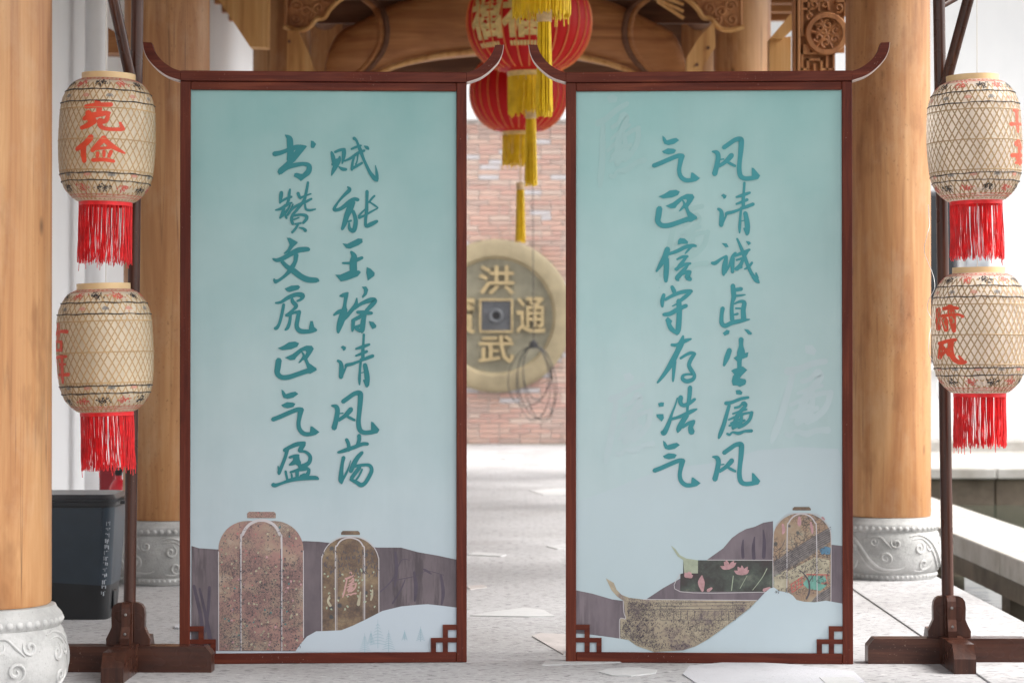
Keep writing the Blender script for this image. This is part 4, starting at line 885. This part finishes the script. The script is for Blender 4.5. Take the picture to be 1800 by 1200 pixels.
screen('R', 'right framed teal screen with faint pale characters, a lotus pond and curved eaves printed below')
# ---------------------------------------------------------------- lantern stands
def stand(x, D, lean, yaw, side, label):
    t = thing('lantern_stand', label, 'lantern stand', (W(x, 0, D).x, D, 0), (0, 0, yaw), 'dark wooden lantern stands')
    # long beam with chamfered ends
    m = MB(); L_ = .287; hgt = .088
    m.prism([(-L_,0),(L_,0),(L_,.062),(L_-.022,hgt),(-L_+.022,hgt),(-L_,.062)], -.036, .036); b = m.build('base_beam', 'dark_h', t)
    mod = None
    m = MB(); P = [(-.29,0),(.29,0),(.29,.05),(.255,.096),(-.255,.096),(-.29,.05)]
    m.prism(P, -.037, .037); m.v = [(b_, a, c) for a, b_, c in m.v]; m.build('cross_foot', 'dark_v', t)
    prof = [(.0205,.0),(.074,.0),(.075,.022),(.063,.046),(.056,.062),(.057,.105),(.054,.126),(.046,.138),(.034,.144),(.0205,.145)]
    for s_ in (-1, 1):
        m = MB(); m.prism([(s_*a, .0885+z) for a, z in prof], -.015, .015); m.build('corbel', 'dark_v', t)
        m = MB(); m.prism([(s_*a, .0965+z*.97) for a, z in prof], -.015, .015); m.v = [(b_, a, c) for a, b_, c in m.v]; o = m.build('corbel', 'dark_v', t)
        for z_, yy in ((.197, .059), (.133, .072)):
            m = MB(); m.lathe([(.0048, 0), (.0048, .003), (.002, .0035)], 10); m.v = [(a, s_*(yy+c-.001), z_+bb) for a, bb, c in m.v]; m.build('screw', 'screw', o)
    top = 2.50; k = math.tan(lean)
    m = MB(); m.tube([(k*z, 0, z) for z in (.02,.3,.6,.9,1.2,1.5,1.8,2.1,top)], .0208, 20); m.build('pole', 'dark_v', t, True)
    sx = -1 if side == 'L' else 1
    ax, ay = sx*(.095 if side == 'L' else .118), -.17
    zb = W(0, 152, D).z
    xb = k*zb
    # sloping brace from the pole to the end of the arm
    m = MB(); m.tube([(xb+.004*sx, -.022, zb-.03), (k*top+ax*1.05, ay, top-.02)], .0195, 14); m.build('sloping_brace', 'dark_v', t, True)
    m = MB(); m.tube([(k*top-ax*.4, -ay*.4, top), (k*top+ax*1.5, ay*1.5, top)], .018, 14); m.build('arm', 'dark_v', t, True)
    if side == 'R':
        m = MB(); a = W(1652, 10, D); m.tube([(k*a.z, 0, a.z-.005), (k*a.z+.16, .10, a.z+.09)], .012, 10); m.build('short_strut', 'dark_v', t, True)
    return t, Vector((W(x, 0, D).x + k*top + ax, D+ay, top))
stL, armL = stand(227, 7.74, radians(.68), radians(-1.2), 'L', 'dark wooden lantern stand in front of the left screen')
stR, armR = stand(1667, 7.95, radians(-.78), 0, 'R', 'dark wooden lantern stand right of the right screen, by the water')
# white wire wound loosely round the right pole
wr = MB(); P = []
Xr = W(1640, 0, 7.98).x
ys = [360, 375, 395, 412, 440, 460, 475, 490, 508, 528, 545, 565, 590, 620, 640, 655, 668, 680, 700, 712, 745, 764]
xs = [1632, 1636, 1636, 1628, 1622, 1632, 1641, 1643, 1640, 1630, 1632, 1642, 1634, 1630, 1642, 1655, 1652, 1646, 1647, 1662, 1673, 1668]
P = [(W(x, y, 8.0).x, 8.0 + .035*sin(i*1.3), W(x, y, 8.0).z) for i, (x, y) in enumerate(zip(xs, ys))]
wr.tube(catmull(P, 5), .0011, 6); wo_ = wr.build('white_wire', 'white', None, True)
wo_['label'] = 'thin white wire curling loosely around the right lantern stand pole'; wo_['category'] = 'wire'

# ---------------------------------------------------------------- bamboo paper lanterns
HB = .408
LP = [(.086,0),(.100,.006),(.124,.028),(.139,.050),(.149,.078),(.155,.115),(.158,.16),(.159,.20),(.158,.25),(.156,.29),(.152,.325),(.144,.350),(.134,.370),(.116,.392),(.094,.404),(.086,.408)]
LPs = [(a, b) for a, b in catmull(LP, 3)]
def LR(z): return prof_r(LPs, min(max(z, .0001), HB-.0001))
def on(th, z, off): r = LR(z)+off; return (r*sin(th), -r*cos(th), z)
def strip_mesh(d, hw=.0026, mt='bamboo'):
    mb = MB(); n = 20
    vs = []
    for i in range(n+1):
        z = .004 + (HB-.008)*i/n; th = d*1.50*(z/HB); dz = hw*.5; r = LR(z)
        vs.append(on(th-hw/r*.87, z+d*dz*.5, .0013)); vs.append(on(th+hw/r*.87, z-d*dz*.5, .0013))
    mb.add(vs, [(2*i, 2*i+1, 2*i+3, 2*i+2) for i in range(n)])
    o = mb.build('bamboo_strip', mt); me = o.data; bpy.data.objects.remove(o); return me
STRIP = {1: strip_mesh(1, .0024), -1: strip_mesh(-1, .0024)}
M['bamboo_dark'] = plain('shaded_split_bamboo', (.38,.265,.145,1), .55, .3, .25, 8)  # copy of the bamboo for the backlit lanterns, shade put into its colour
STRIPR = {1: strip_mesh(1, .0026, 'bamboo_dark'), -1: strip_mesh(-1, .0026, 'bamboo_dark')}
def motifs(seed):
    rr = random.Random(seed); out = {k: MB() for k in ('motif_red', 'motif_black', 'motif_pink', 'motif_grey')}
    def dab(mb, th0, z0, a, b, r, off=.0019):
        n_ = 5; vs = []
        for k in range(n_): q = 2*pi*k/n_+rr.random(); zz = z0+b+r*sin(q); vs.append(on(th0+(a+r*cos(q))/LR(z0), zz, off))
        mb.add(vs, [tuple(range(n_))])
    def line(mb, pts, th0, z0, w_, off=.0019):
        vs, fs = ribbon([(a, b, w_) for a, b in pts], 3); mb.add([on(th0+a/LR(z0), z0+b, off) for a, b in vs], fs)
    for z0, ph in ((.383, 0), (.040, .2)):
        for k in range(13):
            th0 = 2*pi*(k+ph)/13 if k < 12 else None
            if th0 is None: continue
            th0 = 2*pi*(k+ph)/12; mb = out['motif_red' if k % 2 else 'motif_black']
            for _ in range(44): a = rr.gauss(0, .0105); dab(mb, th0, z0, a, rr.gauss(0, .0058), rr.uniform(.0014, .0034))
    for z0, ph in ((.340, .4), (.082, .55)):
        for k in range(12):
            th0 = 2*pi*(k+ph)/12; mb = out['motif_pink' if k % 2 else 'motif_grey']
            line(mb, [(.011*cos(q), .009*sin(q)) for q in [i*pi/8 for i in range(9)]], th0, z0-.003, .0018)
            line(mb, [(.007*cos(q), .006*sin(q)) for q in [i*pi/6 for i in range(7)]], th0, z0-.003, .0015)
            for q in (0, .6, 1.1, 1.57, 2.04, 2.54, pi): line(mb, [(0, 0), (.011*cos(q), .009*sin(q))], th0, z0-.003, .0013)
            line(mb, [(0, 0), (0, -.006)], th0, z0-.003, .001)
    for zz in (.0115, .020, .397, .4035):
        vs = []; n_ = 72
        for k in range(n_+1):
            th = 2*pi*k/n_; vs += [on(th, zz-.0006, .0019), on(th, zz+.0008, .0019)]
        out['motif_red'].add(vs, [(2*k, 2*k+1, 2*k+3, 2*k+2) for k in range(n_)])
    for za, zb_ in ((.013, .019), (.398, .4025)):
        for k in range(44):
            th = 2*pi*k/44; r = LR(za); w1 = .0045/r
            z1 = za + (zb_-za)*(.25 if k % 2 else .75)
            out['motif_red'].add([on(th-w1, z1-.0004, .002), on(th+w1, z1-.0004, .002), on(th+w1, z1+.0009, .002), on(th-w1, z1+.0009, .002)], [(0,1,2,3)])
            if k % 3 == 0: out['motif_red'].add([on(th-.002, za, .002), on(th+.006, za, .002), on(th+.006, zb_, .002), on(th-.002, zb_, .002)], [(0,1,2,3)])
    return out
def fringe(mb, R_, z0, length, n, thr, seed, spread=.0):
    rr = random.Random(seed)
    for k in range(n):
        th = 2*pi*rr.random(); L_ = length*rr.uniform(.93, 1.04)*(1.12 if rr.random() < .04 else 1); r = R_*rr.uniform(.95, 1.02)
        ax, ay = rr.uniform(-.004, .004), rr.uniform(-.004, .004); p = rr.random()*6
        pts = []
        for i in range(8):
            f = i/7; wv = .0022*sin(p+f*7)*f
            pts.append((r*sin(th)*(1+spread*f) + ax*f + wv, -r*cos(th)*(1+spread*f) + ay*f + wv, z0 - L_*f))
        mb.tube(pts, thr, 3, False)
def lantern(label, px, yb, D, tilt, papermat, text, tc, seed, flen=.19, gap=()):
    p = W(px, yb, D)
    t = thing('bamboo_lantern', label, 'lantern', p, (0, tilt, 0), 'round bamboo and paper lanterns on stands')
    m = MB(); m.lathe(LPs, 72, cap=False, wob=lambda q, z: .004*sin(3*q+seed)+.0025*sin(7*q+z*20)); body = m.build('paper_body', papermat, t, True)
    body.data.polygons.foreach_set('use_smooth', [True]*len(body.data.polygons))
    n_ = 42
    for d in (1, -1):
        for k in range(n_):
            o = bpy.data.objects.new('bamboo_strip', (STRIPR if papermat == 'paper_r' else STRIP)[d]); COL.objects.link(o); o.parent = t; o.rotation_euler = (0, 0, 2*pi*(k+random.uniform(-.13, .13))/n_)
    for zz in (.300, .198, .098):
        m = MB(); m.lathe([(LR(zz-.002)+.0012, zz-.002), (LR(zz)+.0022, zz), (LR(zz+.002)+.0012, zz+.002)], 64, cap=False); m.build('bamboo_hoop', 'bamboo_dark' if papermat == 'paper_r' else 'bamboo', t, True)
    for zz in (.360, .323, .0985-.012, .062):
        m = MB(); rr = random.Random(seed+int(zz*1000)); ph = rr.random()*6
        m.tube([on(2*pi*k/60, zz+.0016*sin(2*pi*k/60+ph)+.0011*sin(k*1.1), .0022) for k in range(61)], [.0016*(.7+.8*rr.random()) for k in range(61)], 5, False); m.build('black_line', 'motif_black', t, True)
    for k, mb in motifs(seed).items(): mb.build('stamped_pattern', k, t, kind='stuff')
    m = MB(); m.lathe([(.082,.400),(.0885,.400),(.0885,.426),(.082,.426),(.082,.400)], 48, cap=False); m.build('bamboo_ring', 'bamboo_ring', t, True)
    m = MB(); m.lathe([(.082,-.012),(.0885,-.012),(.0885,.006),(.082,.006),(.082,-.012)], 48, cap=False); m.build('fringe_band', 'thread_red', t, True)
    # painted characters
    sc2, cx, cy = tc
    m = MB(); k = 0
    for kind, P in parse(text):
        vs, fs = ribbon(P, 4); out = []
        for (x, y) in vs:
            z = (yb - (cy + y/sc2))*D/F; dx = (cx + x/sc2 - px)*D/F; r = LR(z); out.append(on(math.asin(max(-.985, min(.985, dx/r))), z, .0016 + k*.00002))
        m.add(out, fs); k += 1
    m.build('painted_characters', 'ink_red', t)
    m = MB(); fringe(m, .086, -.008, flen, 250, .00125, seed); m.build('silk_fringe', 'thread_red', t, kind='stuff')
    return t
T_KJ = "335,225,30 350,250,35 350,300,30; 272,255,25 330,248,30 418,240,25; 265,325,25 300,310,35 380,293,30 410,290,20; 405,295,20 390,335,28 350,342,25; 288,290,38 308,340,38; 322,335,45 290,362,32 250,378,22; 360,335,38 362,366,28 400,382,22 480,380,22; 468,342,14 484,378,26; 310,430,35 280,465,35 225,500,25; 268,475,32 265,520,34 272,568,28; 385,435,35 350,475,32 318,508,24; 385,442,30 430,480,30 495,515,12; 332,498,18 420,488,16; 350,520,20 348,542,20; 385,510,20 385,538,18; 425,508,20 412,540,20; 322,563,22 380,558,22 440,565,18"
T_JX = "125,445,40 125,520,42 120,585,36; 80,525,36 150,505,28 225,510,36; 84,590,26 165,595,26; 92,600,26 97,660,30; 163,600,28 158,665,34; 90,668,24 165,670,24; 95,735,36 150,722,28 210,725,26; 102,745,40 112,800,50 102,900,42; 165,730,30 160,850,36 160,955,26; 130,792,24 200,790,18; 120,882,26 230,880,32"
T_XR = "720,405,30 770,400,30; 750,400,30 755,520,35 760,590,28; 682,530,35 740,525,22 800,520,25; 735,700,50 760,680,40 780,730,46; 682,800,34 800,790,32; 740,820,40 790,850,46; 765,670,32 775,870,32; 722,862,20 780,850,28"
T_QF = "78,350,26 75,420,28 74,520,26; 112,350,32 150,340,32 205,350,26; 150,330,40 163,420,52 175,540,28; 100,410,30 200,400,22 240,420,26; 112,440,44 122,530,32; 82,640,32 130,620,28 185,610,28; 92,650,28 84,760,28; 155,615,40 152,700,40 175,770,38 220,800,33 260,795,26; 210,745,16 238,788,28; 102,670,22 140,740,22; 135,680,18 92,740,22"
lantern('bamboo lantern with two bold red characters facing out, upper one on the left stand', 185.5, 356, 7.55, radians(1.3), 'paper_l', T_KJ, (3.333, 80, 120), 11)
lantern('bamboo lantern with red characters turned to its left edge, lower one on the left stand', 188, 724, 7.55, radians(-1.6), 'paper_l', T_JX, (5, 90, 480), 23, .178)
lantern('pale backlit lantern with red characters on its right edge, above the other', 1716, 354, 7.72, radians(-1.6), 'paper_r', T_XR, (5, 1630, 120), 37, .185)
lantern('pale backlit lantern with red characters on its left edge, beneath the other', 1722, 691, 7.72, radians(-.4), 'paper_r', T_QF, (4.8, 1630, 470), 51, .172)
for nm, px, D, z0, z1, z2, z3, lab in (('L', 186, 7.55, W(0,140,7.55).z, 2.50, W(0,725,7.55).z, W(0,356,7.55).z, 'pale cord holding the two lanterns on the left stand'),
                      ('R', 1718, 7.72, W(0,140,7.72).z, 2.50, W(0,691,7.72).z, W(0,356,7.72).z, 'pale cord holding the two lanterns on the right stand')):
    m = MB(); X = W(px, 0, D).x; m.tube([(X, D, 2.5), (X, D, z0), (X, D, z2+.41)], .0012, 5); o = m.build('hanging_cord', 'cord', None); par = stL if nm == 'L' else stR; bpy.context.view_layer.update(); o.parent = par; o.matrix_parent_inverse = par.matrix_world.inverted()

# ---------------------------------------------------------------- red lanterns with yellow tassels
def glyph(ch, size, ext, bold=0):
    c = bpy.data.curves.new('t', 'FONT'); c.body = ch; c.size = size; c.extrude = ext; c.offset = bold; c.resolution_u = 2
    o = bpy.data.objects.new('t', c); COL.objects.link(o); bpy.context.view_layer.update()
    dg = bpy.context.evaluated_depsgraph_get(); me = bpy.data.meshes.new_from_object(o.evaluated_get(dg)); bpy.data.objects.remove(o)
    vs = [v.co.copy() for v in me.vertices]; fs = [tuple(p.vertices) for p in me.polygons]; bpy.data.meshes.remove(me)
    return vs, fs
def red_lantern(label, px, yb, D, seed, zt=-.29):
    p = W(px, yb, D); t = thing('red_lantern', label, 'lantern', p, (0, 0, 0), 'red silk lanterns hanging under the roof')
    Rr, Hh = .40, .64; pr = []
    for k in range(17):
        a = -pi/2*.86 + pi*.86*k/16; pr.append((Rr*abs(cos(a))**.72 if k not in (0, 16) else .13, Hh/2 + Hh/2*sin(a)/sin(pi/2*.86)))
    m = MB(); m.lathe(pr, 168, cap=True, rib=28, ribd=.022); m.build('silk_body', 'silk', t, True)
    for k in range(28):
        a = 2*pi*k/28; m = MB(); m.tube([((r+.001)*cos(a), (r+.001)*sin(a), z) for r, z in pr[1:-1]], .0042, 5); m.build('seam', 'gold_line', t, True)
    m = MB(); m.lathe([(.10,-.035),(.135,-.03),(.14,0),(.13,.01),(.10,.01)], 32); m.build('lower_collar', 'gold', t, True)
    m = MB(); m.lathe([(.10,Hh-.01),(.14,Hh-.005),(.14,Hh+.02),(.10,Hh+.03)], 32); m.build('upper_collar', 'gold', t, True)
    vs, fs = glyph('福', .27, 0, .010)
    for q in ((-.78, -.10, 2.2, 3.6) if D < 18 else (2.2, 3.6)):
        m = MB(); o2 = []
        for v in vs:
            z = Hh*.5 + (v.y-.115); a = q + (v.x-.135)/Rr; o2.append(((prof_r(pr, z)+.004)*sin(a), -(prof_r(pr, z)+.004)*cos(a), z))
        m.add(o2, fs); m.build('gold_emblem', 'gold', t)
        m = MB()
        a = q - .24; z = Hh*.5-.165
        for j in range(8): a2 = a+.045; a1 = a; a = a+.06; r_ = prof_r(pr, z)+.004; r2 = prof_r(pr, z-.028)+.004; m.add([(r2*sin(a1), -r2*cos(a1), z-.028), (r2*sin(a2), -r2*cos(a2), z-.028), (r_*sin(a2), -r_*cos(a2), z), (r_*sin(a1), -r_*cos(a1), z)], [(0,1,2,3)])
        m.build('gold_band', 'gold', t, kind='stuff')
    m = MB(); fringe(m, .130, -.03, .235, 240, .0035, seed+5); m.build('yellow_skirt', 'thread_yellow', t, kind='stuff')
    m = MB(); m.tube([(0, -.0, -.03), (0, 0, zt-.01)], .004, 6); m.lathe([(.02,zt-.01),(.034,zt-.005),(.036,zt+.05),(.02,zt+.055)], 16)
    m.v = [(a+.012, b, c) for a, b, c in m.v]; m.build('tassel_knot', 'gold_knot', t, True)
    m = MB(); rr = random.Random(seed)
    for k in range(90):
        th = rr.random()*6.28; r = .030*sqrt(rr.random()); L_ = .42*rr.uniform(.92, 1.05)
        m.tube([(.012+r*cos(th)*(1+.35*f), r*sin(th)*(1+.35*f), zt-L_*f) for f in (0, .3, .6, 1)], .0035, 3, False)
    m.build('centre_tassel', 'thread_yellow', t, kind='stuff')
    m = MB(); m.tube([(0, 0, Hh), (0, 0, 4.0-p.z)], .006, 6); m.build('hanging_cord', 'cord', t)
M['gold_knot'] = plain('cream_knot', (.70,.50,.28,1), .5, .4, .2, 40)
red_lantern('nearest red lantern, only its yellow fringe and long tassel hanging into view', 952, -75, 10.4, 3)
red_lantern('large red lantern with gold emblems, in front of the curved beam', 930, 127, 14.5, 8)
red_lantern('farthest red lantern, partly hidden between the screens against the brick wall', 912, 232, 18.4, 14, -.46)

# ---------------------------------------------------------------- the big coin
c0 = W(872, 555, BW-.06)
coin = thing('giant_coin', 'giant weathered brass coin with a square hole mounted on the brick wall', 'coin', (c0.x, BW-.06, c0.z))
pxm = (BW-.06)/F
def disc(mb, prof, seg=96): k = len(mb.v); mb.lathe(prof, seg); mb.v = mb.v[:k] + [(a, c, b) for a, b, c in mb.v[k:]]
Rc = 134*pxm
m = MB(); disc(m, [(.001,-.02),(Rc-.24,-.02),(Rc-.20,-.10),(Rc-.05,-.11),(Rc,-.08),(Rc+.005,.045),(.001,.045)]); m.build('coin_rim', 'coin_rim', coin, True)
m = MB(); disc(m, [(.001,-.024),(Rc-.215,-.024),(Rc-.215,-.0205),(.001,-.0205)]); m.build('coin_field', 'coin_field', coin)
a = 26*pxm
m = MB()
for (x0, x1, z0, z1) in ((-a-.025, a+.025, a, a+.025), (-a-.025, a+.025, -a-.025, -a), (-a-.025, -a, -a, a), (a, a+.025, -a, a)): m.box(x0, x1, -.07, -.025, z0, z1, .006)
m.build('hole_frame', 'coin_gold', coin)
m = MB(); m.box(-a, a, -.034, -.026, -a, a); m.build('hole_plate', 'coin_grey', coin)
m = MB(); disc(m, [(.05,-.036),(.05,-.10),(.075,-.11),(.088,-.10),(.088,-.035)], 32); m.build('round_fitting', 'coin_grey', coin, True)
m = MB(); disc(m, [(.001,-.099),(.048,-.099),(.048,-.095),(.001,-.095)], 24); m.build('lens', 'bin_black', coin)
for ch, x, y, kx, kz in (('洪', 873, 492, 62, 50), ('武', 872, 613, 62, 48), ('通', 933, 553, 50, 66), ('寶', 811, 553, 50, 66)):
    vs, fs = glyph(ch, 1, .03, .012); dx = (x-872)*pxm; dz = (555-y)*pxm
    m = MB(); m.add([((v.x-.5)*kx*pxm*1.06 + dx, -.045 - v.z, (v.y-.38)*kz*pxm*1.06 + dz) for v in vs], fs); m.build('raised_character', 'coin_gold', coin)
# cable hanging in front of the coin
m = MB(); D_ = BW-.35
def Q(x, y): p = W(x, y, D_); return (p.x, D_, p.z)
m.tube([Q(936, 200), Q(937, 400), Q(938, 598)], .006, 6); m.lathe([(.001,0),(.05,.0),(.055,.06),(.001,.11)], 10); k = W(938, 612, D_)
m.v = m.v[:-40] + [(a+k.x, b+D_, c+k.z) for a, b, c in m.v[-40:]]
for cx_, cy_, rx, ry in ((950,670,34,66),(938,680,30,58),(945,655,22,48),(925,662,38,52),(956,690,26,50)):
    pts = [Q(938+(cx_-938)*(1-cos(t_))/2*1.0 + rx*sin(t_), 608+(cy_+ry-608)*(1-cos(t_))/2) for t_ in [2*pi*i/28 for i in range(29)]]
    m.tube([(p[0], D_+random.uniform(-.01,.01), p[2]) for p in pts], .0055, 5, False)
o = m.build('hanging_cable', 'black_cord', None, True); o['label'] = 'dark cable hanging in coils in front of the giant coin'; o['category'] = 'cable'

# ---------------------------------------------------------------- waste bin
D = 9.38; b0 = W(133, 0, D).x
bn = thing('waste_bin', 'black and slate blue plastic waste bin behind the nearest left column', 'bin', (b0, D, 0))
def rbox(mb, hx0, hy0, z0, hx1, hy1, z1, r=.04, seg=5):
    o = len(mb.v)
    for (hx, hy, z) in ((hx0, hy0, z0), (hx1, hy1, z1)):
        for (sx, sy, a0) in ((1,1,0),(-1,1,90),(-1,-1,180),(1,-1,270)):
            for k in range(seg+1): a_ = radians(a0+90*k/seg); mb.v.append((sx*(hx-r)+r*cos(a_), sy*(hy-r)+r*sin(a_), z))
    n = 4*(seg+1)
    mb.f += [(o+i, o+(i+1) % n, o+n+(i+1) % n, o+n+i) for i in range(n)] + [tuple(o+i for i in range(n))[::-1], tuple(o+n+i for i in range(n))]
m = MB(); rbox(m, .155, .14, 0, .185, .17, .475, .045); m.build('bin_body', 'bin_black', bn, True)
m = MB(); xl = -.16; P = [(-.150,.455),(.181,.455),(.168,.150),(.160,.135),(-.120,.155),(-.136,.165),(-.142,.185)]
n_ = len(P); yf = lambda z: -(.14+.03*z/.475)-.0035
t_ = tessellate_polygon([[Vector((p[0], p[1], 0)) for p in [(-.150,.455),(.150,.455),(.136,.140),(-.120,.155),(-.136,.165),(-.142,.185)]]])
PP = [(-.150,.455),(.140,.455),(.126,.140),(-.120,.155),(-.136,.165),(-.142,.185)]
m.add([(x, yf(z), z) for x, z in PP] + [(x, yf(z)+.008, z) for x, z in PP], [tuple(a) for a in t_] + [(i, (i+1) % 6, 6+(i+1) % 6, 6+i) for i in range(6)])
# the panel wraps the right front corner
vs = []
for z in (.455, .140):
    hx = .155+.03*z/.475+.0035; hy = .14+.03*z/.475+.0035
    for k in range(7): a_ = radians(270+90*k/6); vs.append((hx-.045+.045*cos(a_), -hy+.045+.045*sin(a_), z))
    vs.append((hx, 0, z)); vs.append((hx, hy-.05, z))
m.add(vs, [(i, i+1, i+10, i+9) for i in range(8)]); m.build('front_panel', 'bin_blue', bn, True)
m = MB(); rbox(m, .187, .172, .462, .195, .180, .478, .047); rbox(m, .193, .178, .4785, .196, .181, .490, .047); m.build('rim', 'bin_lid', bn, True)
m = MB(); rbox(m, .190, .175, .4905, .180, .165, .508, .05); m.build('lid', 'bin_lid', bn, True)
m = MB(); m.tube([(.196, -.06, .472), (.216, -.06, .47), (.220, 0, .468), (.216, .06, .47), (.196, .06, .472)], .007, 8); m.build('side_handle', 'bin_lid', bn, True)
m = MB(); m.box(.160, .169, -.05, .02, .03, .11, .003); m.build('pedal_bracket', 'bin_black', bn)
m = MB(); rr = random.Random(4)   # blurred, unreadable upright print on the corner
for i in range(13):
    z = .40 - i*.0235; hx = .155+.03*z/.475+.0045; hy = .14+.03*z/.475+.0045
    for j in range(3):
        a1 = radians(292 + j*9 - i*.6); a2 = a1+radians(rr.choice((3, 6))); zz = z - .004*rr.random(); h_ = rr.choice((.004, .012, .016))
        c_ = lambda a_, q: (hx-.045+.045*cos(a_), -hy+.045+.045*sin(a_), q)
        m.add([c_(a1, zz), c_(a2, zz), c_(a2, zz-h_), c_(a1, zz-h_)], [(0,1,2,3)])
m.build('worn_print', 'label_white', bn)

# ---------------------------------------------------------------- fire extinguisher with its red backboard
D = 11.7; p = W(209, 0, D)
ex = thing('fire_extinguisher', 'red fire extinguisher with black hose behind the waste bin', 'extinguisher', (p.x, D, 0))
m = MB(); m.lathe([(.040,.002),(.050,.008),(.052,.02),(.052,.36),(.046,.40),(.030,.425),(.018,.435),(.018,.455)], 32); m.build('cylinder', 'ext_red', ex, True)
m = MB(); m.box(-.018, .018, -.012, .012, .456, .485, .003); m.box(-.05, .03, -.008, .008, .487, .497, .002); m.build('valve', 'bin_black', ex)
m = MB(); m.tube(catmull([(.01,-.01,.475),(.045,-.02,.50),(.062,-.03,.45),(.06,-.035,.34),(.058,-.035,.22)], 5), .010, 8); m.build('hose', 'bin_black', ex, True)
m = MB(); m.lathe([(.0525,.20),(.0525,.31)], 32, cap=False); m.build('paper_label', 'label_pink', ex, True)
bx = thing('red_case', 'narrow dark red upright case beside the white drain pipe', 'case', (W(193, 0, 11.9).x, 11.9, 0))
m = MB(); m.box(-.055, .030, 0, .10, 0, .50, .006); m.build('case_body', 'ext_dark', bx)
m = MB(); m.box(-.045, .020, -.006, -.001, .04, .46, .002); m.build('case_door', 'ext_dark', bx)
